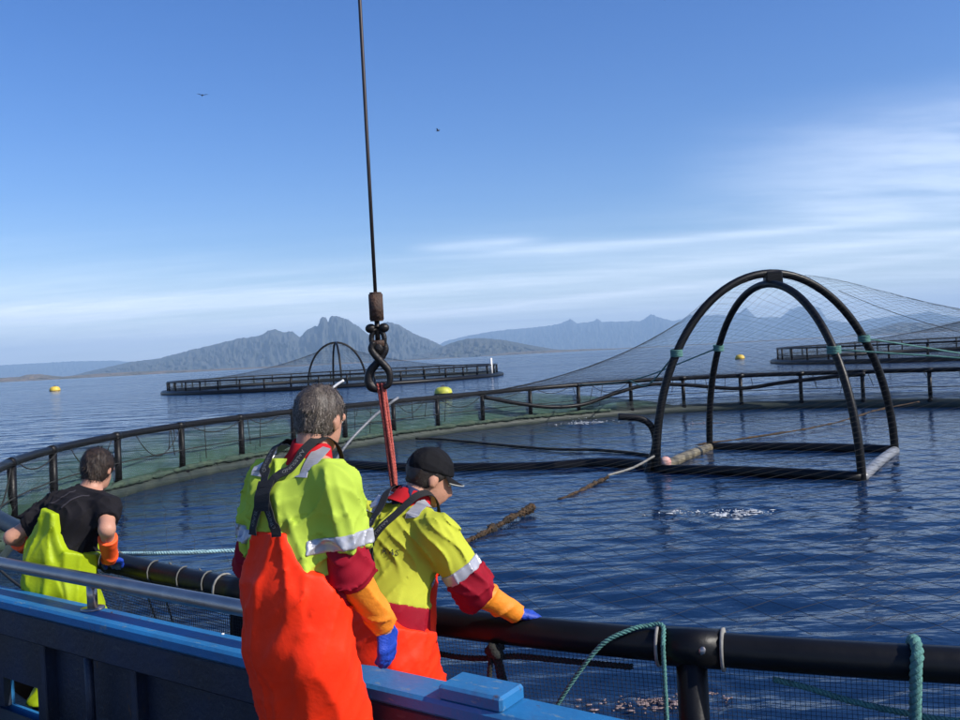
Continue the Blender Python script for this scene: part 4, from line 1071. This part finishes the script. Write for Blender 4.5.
    def hand(s, sd, gm, length=.55, flare=.02):
        """rubber glove with long gauntlet"""
        J = s.J; w = J['wr' + sd]; tip = w + nrm(J['hd' + sd]) * .2
        lo, hi = s.bounds([w, tip], .085)
        f = s.hand_parts(sd, .0045); f = folds(f, .002, 60, 3)
        g = s.put('glove', f, lo, hi, .0042, 'glove', s.root, 1)
        a = J['el' + sd]; st = w + (a - w) * length; d = nrm(w - a)
        sl = union([cap(st, w, .040 + flare, .042)], .01)
        sl = folds(sl, .010, 30, 5, 1, np.cross(d, (.2, 1, 0)) + d * .8)
        sl = inter(sl, half(st, st - w), half(w + d * .012, d))
        lo, hi = s.bounds([st, w], .10)
        s.put('gauntlet', sl, lo, hi, .006, gm, g, 1)
        return g
    def strap(s, name, f, ctrl, width, n=40, off=.004, m='strap', parent=None):
        """webbing laid on the surface f. ctrl: (lateral x, height along torso axis, wrap angle: 0 back, 90 top, 180 front)"""
        C = spline([(a, b, c) for a, b, c in ctrl], n); J = s.J; st = []; ds = []
        for x, h, ph in C:
            out = -s.fwd * math.cos(R(ph)) + s.axis * math.sin(R(ph)); p = J['pelvis'] + s.axis * h + s.right * x + out * .42; st.append(p); ds.append(-out)
        P = march(f, np.array(st), np.array(ds)); N = grad(f, P, .012)
        T_ = np.gradient(P, axis=0); T_ /= np.linalg.norm(T_, axis=1, keepdims=True); B = np.cross(T_, N); B /= np.linalg.norm(B, axis=1, keepdims=True)
        P = P + N * off
        V = []; F = []; k = len(P)
        for u, o_ in ((-1, 0), (-1, .003), (1, .003), (1, 0)): V.append(P + B * width / 2 * u + N * o_)
        V = np.concatenate(V)
        for i in range(k - 1):
            for a in range(4):
                b = (a + 1) % 4; F.append((a * k + i, b * k + i, b * k + i + 1, a * k + i + 1))
        F.append((0, k, 2 * k, 3 * k)); F.append((k - 1, 4 * k - 1, 3 * k - 1, 2 * k - 1))
        o = s.mesh(name, V, F, m, parent or s.root)
        for p in o.data.polygons: p.use_smooth = False
        return o, P, T_, N, B
    def lettering(s, text, P, T_, N, B, a0, size, parent, m='letter', flip=1):
        """flat print on a strap, letters running along it"""
        cu = bpy.data.curves.new('text', 'FONT'); cu.body = text; cu.size = size; cu.resolution_u = 2
        to = bpy.data.objects.new('text', cu); COL.objects.link(to); bpy.context.view_layer.update()
        me = to.to_mesh(); V = np.array([v.co[:] for v in me.vertices]); F = [tuple(p.vertices) for p in me.polygons]; to.to_mesh_clear()
        bpy.data.objects.remove(to); bpy.data.curves.remove(cu)
        L = np.r_[0, np.cumsum(np.linalg.norm(np.diff(P, axis=0), axis=1))]
        t = a0 + V[:, 0] * flip; v = (V[:, 1] - size * .35) * flip
        ip = lambda Q: np.stack([np.interp(t, L, Q[:, k]) for k in range(3)], -1)
        W_ = ip(P) + ip(B) * (-v)[:, None] + ip(N) * .0042
        return s.mesh('lettering', W_, F, m, parent)
    def hair(s, m, tipm, low=-.055, front=.055, thick=.012, n=1500, L=.022, seed=1):
        c = s.J['head']; Rm = s.J['headR']; base = s.head_sdf(); g = np.random.default_rng(seed)
        core = folds(grow(union([ell(c + Rm @ np.array([0, -.012, .030]), (.077, .099, .091), Rm), ell(c + Rm @ np.array([0, -.030, -.038]), (.056, .054, .056), Rm)], .03), thick), .005, 60, 8)
        loc = lambda P: (P - c.astype(np.float32)) @ Rm.astype(np.float32)
        def mask(P):
            q = loc(P); x, y, z = q.T
            lim = low + np.clip((y + .02) * 1.1, 0, .12) + np.clip(np.abs(x) - .055, 0, 1) * .2   # hairline climbs from nape to temple
            return np.maximum(lim - z, (y - front) * .8 - np.clip(z - .06, 0, 1))
        f = lambda P: np.maximum(core(P), mask(P) * .8)
        lo, hi = c - .16, c + .16
        o = s.put('hair', f, lo, hi, .006, m, s.root, 1)
        # strands
        V0, F0 = snet(f, lo, hi, .006); N0 = grad(f, V0); ok = np.where((grad(core, V0) * N0).sum(1) > .8)[0]
        pick = ok[g.integers(0, len(ok), n)]; V = []; F = []
        up_ = Rm @ np.array([0, 0, 1.0]); bk = Rm @ np.array([0, -1.0, 0])
        for i in pick:
            p = V0[i] - N0[i] * .003; flow = -up_ * .9 + bk * .35 + g.normal(size=3) * .35; flow = flow - N0[i] * np.dot(flow, N0[i]); d = nrm(flow + N0[i] * .25)
            sd_ = nrm(np.cross(d, N0[i])) * .0011; l = L * g.uniform(.6, 1.3); q = p + d * l * .5 + N0[i] * .004; e = p + d * l
            b = len(V); V += [p - sd_, p + sd_, q + sd_ * .8, q - sd_ * .8, e]; F += [(b, b + 1, b + 2, b + 3), (b + 3, b + 2, b + 4)]
        if n: s.mesh('hair_strands', np.array(V), F, tipm, o)['kind'] = 'stuff'
        return o
    def boots(s):
        for sd in 'RL':
            J = s.J; a = J['an' + sd]; t = J['to' + sd]; k = a + nrm(J['kn' + sd] - a) * .17
            f = union([cap(k, a, .062, .056), cap(a - [0, 0, .045], t, .048, .042)], .03); f = inter(f, half(a - [0, 0, .092], (0, 0, -1)), half(k, k - a))
            lo, hi = s.bounds([k, a, t], .1); s.put('boot', f, lo, hi, .010, 'boot', s.root, 1)
    def trousers(s, m, o=.028, back=.40, back_w=.075, side=.22, belly=.0, seed=4, front=.42, amp=.022, hh=.0095, slope=.10):
        J = s.J; legs = s.legs(o * .8 + .004, .01); tor = s.torso(o + .012, belly)
        legf = union(legs, .05)
        seat = ecap(J['waist'] - [0, 0, .02], (J['hipR'] + J['hipL']) / 2 + (J['knR'] + J['knL'] - J['hipR'] - J['hipL']) * .22, s.hr, (.150 + o, .112 + o + belly), (.150 + o, .118 + o))
        raw0 = folds(folds(union([tor, legf, seat], .05), amp, 11, seed, 1, (.15, 0, 1)), amp * .5, 24, seed + 1, 1, (.6, 0, .6)); jk_ = grow(s.whole, s.amp * .75); jk2_ = s.jk; raw = lambda P: smin(smin(raw0(P), jk_(P), .012), jk2_(P) - .005, .02)
        pel = J['pelvis'].astype(np.float32); ax_ = s.axis.astype(np.float32); rx_ = s.right.astype(np.float32); fw = s.fwd.astype(np.float32)
        bx = J.get('bibx', 0.0)
        def topcut(P):
            q = P - pel; h = q @ ax_; x = q @ rx_ - float(bx); y = q @ fw
            tt = np.clip((np.abs(x) - back_w) / slope, 0, 1); bk_ = back + (side - back) * (1 - (1 - tt) ** 2)
            fr = front + (side - front) * (np.clip((np.abs(x) - .11) / .05, 0, 1))
            lim = np.where(y < 0, bk_, fr)
            return h - lim
        ank = min(J['anR'][2], J['anL'][2]) + .02
        arms_cut = union([s.arm('R', .035), s.arm('L', .035)], .01)
        f = inter(raw, topcut, half((0, 0, ank), (0, 0, -1)), lambda P: np.where((P - pel) @ ax_ > .12, -arms_cut(P) + .004, -1))
        lo, hi = s.bounds(['pelvis', 'chest', 'knR', 'knL', 'anR', 'anL', 'hipR', 'hipL'], .26)
        s.tr = raw
        return s.put('trousers', f, lo, hi, hh, m, s.root, 1)
    def jacket(s, m, o=.022, cut=.74, low=.28, hem=.10, band=(.55, .735), seed=2, belly=0., amp=.020, lower='crimson', bandm='tape', hh=.0075, sleeve=.012, neck_up=-.015):
        J = s.J; tor = s.torso(o, belly); up_, lowr = [], []
        for sd in 'RL':
            sh, el, wr = J['sh' + sd], J['el' + sd], J['wr' + sd]
            full = union([cap(sh, el, .058 + o + sleeve * .3, .043 + o + sleeve * .6), cap(el, wr, .043 + o + sleeve * .6, .043 + o + sleeve * .6)], .03)
            cp = sh + (el - sh) * cut
            up_.append((full, cp, el - sh)); lowr.append((sd, full, cp, el - sh, el + (wr - el) * low, wr - el))
        whole = union([tor] + [inter(cap(J['sh' + sd], J['el' + sd], .058 + o + sleeve * .3, .043 + o + sleeve * .6), half(J['sh' + sd] + (J['el' + sd] - J['sh' + sd]) * cut, J['el' + sd] - J['sh' + sd])) for sd in 'RL'], .035)
        s.whole = whole; s.amp = amp; s.jk = folds(folds(whole, amp, 17, seed, 1, (.3, 0, 1)), amp * .55, 36, seed + 1, 1, (.7, .2, .5))
        hemp = J['pelvis'] + s.axis * hem
        f = inter(s.jk, half(hemp, -s.axis), half(J['neck'] + s.axis * neck_up, s.axis))
        lo, hi = s.bounds(['pelvis', 'neck', 'shR', 'shL', 'elR', 'elL'], .20)
        jo = s.put('jacket', f, lo, hi, hh, m, s.root, 1)
        if lower:
            tl = inter(grow(s.jk, .0015), half(hemp + s.axis * .012, s.axis), half(hemp - s.axis * .14, -s.axis))
            lo, hi = s.bounds(['pelvis', 'waist'], .26); s.put('jacket_hem', tl, lo, hi, .010, lower, jo, 1)
            for sd, full, cp, dv, ep, ev in lowr:
                g = inter(folds(full, amp * .8, 26, seed + 1, 1, np.cross(dv, (0, 1, .2))), half(cp - nrm(dv) * .01, -dv), half(ep, ev)); lo, hi = s.bounds(['el' + sd, cp, ep], .12)
                s.put('lower_sleeve', g, lo, hi, .0075, lower, jo, 1)
        if band:
            for sd in 'RL':
                sh, el = J['sh' + sd], J['el' + sd]; dv = nrm(el - sh)
                g = inter(grow(s.jk, .006), cap(sh, el, .15, .15)); p0 = sh + (el - sh) * band[0]; p1 = sh + (el - sh) * band[1]
                g = inter(g, half(p0, -dv), half(p1, dv)); lo, hi = s.bounds([p0, p1], .12); s.put('reflective_band', g, lo, hi, .006, bandm, jo, 1)
        s.jo = jo; return jo
    def collar(s, m, tilt=.25, h=.072, r=.080, inner=None):
        J = s.J; n = nrm(J['head'] + J['headR'] @ np.array([0, -.03, -.05]) - J['neck']); c = J['neck'] - n * .028
        k = 30; rows = [(r + .020, 0, 1), (r + .002, .030, 1), (r - .008, h, 1), (r - .014, h + .004, 1), (r - .020, h, 1), (r - .018, .01, 1)]
        rx = nrm(np.cross(s.fwd, n)); fy = np.cross(n, rx); V = []; F = []
        for rr, z, _ in rows:
            for i in range(k):
                a = 2 * math.pi * i / k; wv = 1 + .03 * math.sin(3 * a + 1) + .02 * math.sin(7 * a)
                V.append(c + rx * rr * math.cos(a) * wv + fy * rr * math.sin(a) * wv * .95 + n * (z - .018 * max(0, math.sin(a)) + .006 * math.sin(2 * a + 2)))
        for j in range(len(rows) - 1):
            for i in range(k): F.append((j * k + i, j * k + (i + 1) % k, (j + 1) * k + (i + 1) % k, (j + 1) * k + i))
        return s.mesh('collar', np.array(V), F, m, getattr(s, 'jo', s.root))

def ground_legs(J, feet, face):
    for sd in 'RL':
        f = np.array(feet[sd], float); hip = np.array(J['hip' + sd]); J['an' + sd] = f + [0, 0, .095]; J['to' + sd] = f + np.asarray(face) * .17 + [0, 0, .045]
        mid = (hip + J['an' + sd]) / 2; L = np.linalg.norm(hip - J['an' + sd]); full = .86; b = math.sqrt(max(.0004, (full / 2) ** 2 - (L / 2) ** 2)) if L < full else .02
        J['kn' + sd] = mid + np.asarray(face) * b

# ---- the grey haired man on the deck
def man_deck():
    face = np.array([.57, .82, 0]); right = np.array([.82, -.57, 0])
    pel = np.array([-.690, 3.03, 1.30]); chest = np.array([-.662, 3.09, 1.765]); neck = np.array([-.625, 3.115, 1.930])
    J = dict(pelvis=pel, waist=(-.685, 3.045, 1.47), chest=chest, neck=neck, head=(-.592, 3.145, 2.052), headR=rotm(24, 12, 4), face=face,
             shR=np.array([-.520, 2.980, 1.825]), shL=np.array([-.785, 3.165, 1.825]), elR=(-.485, 2.965, 1.545), wrR=(-.395, 3.085, 1.312),
             elL=(-.865, 3.18, 1.555), wrL=(-.885, 3.40, 1.40), hipR=pel + right * .10 - [0, 0, .06], hipL=pel - right * .10 - [0, 0, .06],
             hdR=(.10, .10, -1), hnR=(-.80, .55, -.15), htR=(.55, .8, .1), hcR=.36, hdL=(.5, .7, -.5), hnL=(0, -.2, -1), htL=(1, -.6, 0), hcL=.5)
    J['hipR'] = np.array(J['hipR']); ground_legs(J, {'R': (-.63, 2.93, .36), 'L': (-.95, 3.05, .36)}, face)
    s = Person(J, (-.71, 3.0, .36), 'grey haired man in yellow jacket and orange bib trousers standing on the boat deck')
    s.body()
    s.jacket('hivis', o=.020, seed=2, amp=.019, hem=.225, low=.20); s.trousers('orange_oil', o=.024, back=.372, back_w=.075, side=.235, belly=.0, seed=14, amp=.011); s.collar('redcollar'); s.boots()
    for sd in 'RL': s.hand(sd, 'gaunt', .88, .022)
    s.hair('hair_grey', 'hair_grey_tip', n=3000, seed=3, low=-.060, thick=.004, L=.014); return s
def braces(s, hb, wb, hx, top, seed=0, x0=0.0, letters='AALESUND'):
    """braces: up from the bib corners, crossing under a patch, then over each shoulder"""
    sm = grow(s.whole, s.amp * .85); f = lambda P: smin(sm(P), s.tr(P) + .006, .02)
    for sg in (-1, 1):
        o, P, T_, N, B = s.strap('brace_strap', f, [(x0 + sg * wb, hb - .012, 0), (x0 + sg * wb * .92, hb + .02, 0), (x0 + sg * .022, hx - .04, 0), (x0 + sg * .004, hx, 0), (x0 - sg * .03, hx + .05, 5), (-sg * .060, top - .06, 15), (-sg * .078, top - .02, 45), (-sg * .085, top - .04, 78), (-sg * .085, top - .10, 112), (-sg * .085, top - .18, 150), (-sg * .09, top - .28, 178)], 0.038, 60, off=.004 + (.004 if sg > 0 else 0))
        L = np.linalg.norm(np.diff(P, axis=0), axis=1).sum()
        s.lettering(letters, P, T_, N, B, .14, .022, o, flip=-1)
        s.lettering(letters, P, T_, N, B, .36, .022, o, flip=-1)
    o, *_ = s.strap('brace_patch', f, [(x0, hx - .055, 0), (x0, hx - .02, 0), (x0, hx + .02, 0), (x0 - .002, hx + .04, 0)], .070, 12, off=.012)
def shoulder_tape(s):
    for sg in (-1, 1):
        s.strap('shoulder_tape', s.jk, [(sg * .105, .535, 12), (sg * .10, .55, 40), (sg * .10, .55, 70), (sg * .10, .545, 92)], .055, 16, off=.003, m='tape', parent=s.jo)
m2 = man_deck(); braces(m2, .372, .060, .50, .62, x0=-.005); shoulder_tape(m2)

# ---- the man in the cap, leaning on the handrail from the cage float
def man_cap():
    face = np.array([.60, .80, 0]); right = np.array([.80, -.60, 0])
    pel = np.array([-.465, 3.60, 1.035]); chest = np.array([-.375, 3.72, 1.455]); neck = np.array([-.335, 3.79, 1.625])
    J = dict(pelvis=pel, waist=(-.44, 3.635, 1.20), chest=chest, neck=neck, head=(-.252, 3.835, 1.722), headR=rotm(66, 26, 0), face=face,
             shR=np.array([-.212, 3.585, 1.515]), shL=np.array([-.530, 3.845, 1.550]), elR=(-.072, 3.585, 1.285), wrR=(.095, 3.690, 1.148),
             elL=(-.52, 4.00, 1.30), wrL=(-.42, 4.0, 1.16), hipR=pel + right * .10 - [0, 0, .06], hipL=pel - right * .10 - [0, 0, .06],
             hdR=(.80, .50, -.30), hnR=(.0, .1, -1), htR=(-.4, .8, 0), hcR=.36, hdL=(.5, -.1, -.6), hnL=(-.2, -.2, -1), htL=(1, .3, 0), hcL=.45)
    ground_legs(J, {'R': (-.40, 3.53, .20), 'L': (-.58, 3.66, .20)}, face)
    s = Person(J, (-.49, 3.6, .20), 'man in a black cap leaning on the cage rail in yellow and crimson jacket')
    s.body()
    s.jacket('hivis_warm', o=.028, seed=6, amp=.020, hem=.20, low=.15); s.trousers('orange_oil', o=.030, back=.20, back_w=.10, side=.12, belly=.02, seed=24, front=.42, slope=.08, amp=.013); s.collar('redcollar', r=.088); s.boots()
    for sd in 'RL': s.hand(sd, 'gaunt', .90, .022)
    s.hair('hair_dark', 'hair_dark', n=500, seed=5, low=-.05, thick=.006, L=.012)
    # neck warmer showing above the collar
    J = s.J; n = nrm(J['head'] + J['headR'] @ np.array([0, -.03, -.05]) - J['neck']); f = inter(folds(cap(J['neck'] - n * .03, J['neck'] + n * .10, .078, .070), .008, 60, 3), half(J['neck'] + n * .055, n))
    lo, hi = s.bounds(['neck'], .14); s.put('neck_warmer', f, lo, hi, .006, 'navy', s.root, 1)
    # cap: crown, brim, button
    c = J['head']; Rm = J['headR']; g = lambda x, y, z: c + Rm @ np.array([x, y, z]); zv = Rm @ np.array([0, -.12, 1.0])
    cr = folds(ell(g(0, -.010, .038), (.088, .109, .098), Rm), .004, 50, 9); cr = inter(cr, half(g(0, 0, .028), -zv))
    lo, hi = c - .17, c + .17; co = s.put('cap', cr, lo, hi, .0055, 'cap_black', s.root, 2)
    V = []; F = []; k = 22
    for side_ in (0, 1):
        for j, q in enumerate((0, .35, .7, 1.0)):
            for i in range(k):
                a = R(-68 + 136 * i / (k - 1)); rx = .084 * math.sin(a); ry = .100 * math.cos(a) * .95
                ex = .070 * math.cos(a) ** .8 * q
                V.append(g(rx * (1 - .06 * q), ry + ex, .036 - .010 * q - .020 * q * (abs(math.sin(a)) ** 1.6) - .004 * side_))
    for side_ in (0, 1):
        for j in range(3):
            for i in range(k - 1):
                a = side_ * 4 * k + j * k + i; q = (a, a + 1, a + k + 1, a + k); F.append(q if side_ == 0 else q[::-1])
    e = 3 * k
    for i in range(k - 1): F.append((e + i, e + i + 1, 4 * k + e + i + 1, 4 * k + e + i))
    br = s.mesh('brim', np.array(V), F, 'cap_black', co)
    ed = MB().tube(np.array(V[3 * k:4 * k]) + 0, .0028, 6); s.mesh('brim_trim', ed.v[0], ed.f, 'brim_edge', br)
    mb = MB().blob(g(0, -.012, .137), .008, 8, 6); s.mesh('cap_button', mb.v[0], mb.f, 'cap_black', co)
    return s
m3 = man_cap(); braces(m3, .215, .06, .42, .62, x0=-.02); shoulder_tape(m3)
def back_print(s, text, x, h, size):
    cu = bpy.data.curves.new('text', 'FONT'); cu.body = text; cu.size = size; cu.resolution_u = 2
    to = bpy.data.objects.new('text', cu); COL.objects.link(to); bpy.context.view_layer.update(); me = to.to_mesh()
    V = np.array([v.co[:] for v in me.vertices]); F = [tuple(p.vertices) for p in me.polygons]; to.to_mesh_clear(); bpy.data.objects.remove(to); bpy.data.curves.remove(cu)
    st = s.J['pelvis'] + s.axis * (h + V[:, 1:2]) + s.right * (x + V[:, 0:1]) - s.fwd * .4
    P = march(s.jk, st, np.repeat(s.fwd[None], len(V), 0)); P = P - s.fwd * .005
    s.mesh('back_print', P, F, 'print', s.jo)
back_print(m3, 'R AS', .035, .395, .034)

# ---- the man in the black tee
def man_black():
    face = np.array([.42, .91, 0]); right = np.array([.91, -.42, 0])
    pel = np.array([-2.555, 5.09, 1.06]); chest = np.array([-2.435, 5.13, 1.430]); neck = np.array([-2.400, 5.25, 1.575])
    J = dict(pelvis=pel, waist=(-2.525, 5.115, 1.205), chest=chest, neck=neck, head=(-2.376, 5.31, 1.682), headR=rotm(8, 20, 0), face=face,
             shR=np.array([-2.245, 5.105, 1.475]), shL=np.array([-2.625, 5.275, 1.465]), elR=(-2.185, 4.955, 1.375), wrR=(-2.255, 5.13, 1.165),
             elL=(-2.865, 5.20, 1.315), wrL=(-2.87, 5.48, 1.17), hipR=pel + right * .10 - [0, 0, .06], hipL=pel - right * .10 - [0, 0, .06],
             hdR=(-.05, .85, -.30), hnR=(0, -.1, -1), htR=(-1, .1, 0), hcR=.35, hdL=(.3, .8, -.2), hnL=(0, -.1, -1), htL=(1, 0, 0), hcL=.4)
    J['bibx'] = np.array(-.055)
    ground_legs(J, {'R': (-2.47, 5.04, .20), 'L': (-2.74, 5.20, .20)}, face)
    s = Person(J, (-2.58, 5.1, .20), 'man in a black tee and yellow bib trousers bent over the cage rail')
    s.body()
    s.jacket('black_tee', o=.017, neck_up=.012, seed=9, amp=.018, hem=.05, cut=.62, lower=None, band=None, sleeve=.008); s.trousers('yellow_oil', o=.034, back=.405, back_w=.068, side=.22, belly=.02, seed=34, slope=.13, amp=.018); s.boots()
    for sd in 'RL': s.hand(sd, 'gaunt_red', .72, flare=.018)
    s.hair('hair_brown', 'hair_brown', n=1800, seed=8, low=-.085, thick=.014, L=.03)
    return s
m1 = man_black()
for sg in (-1, 1):
    m1.strap('shirt_stripe', m1.jk, [(sg * .05 - .03, .44, 0), (sg * .045 - .01, .49, 0), (sg * .05 + .01, .53, 10)], .010, 14, off=.002, m='tee_stripe', parent=m1.jo)
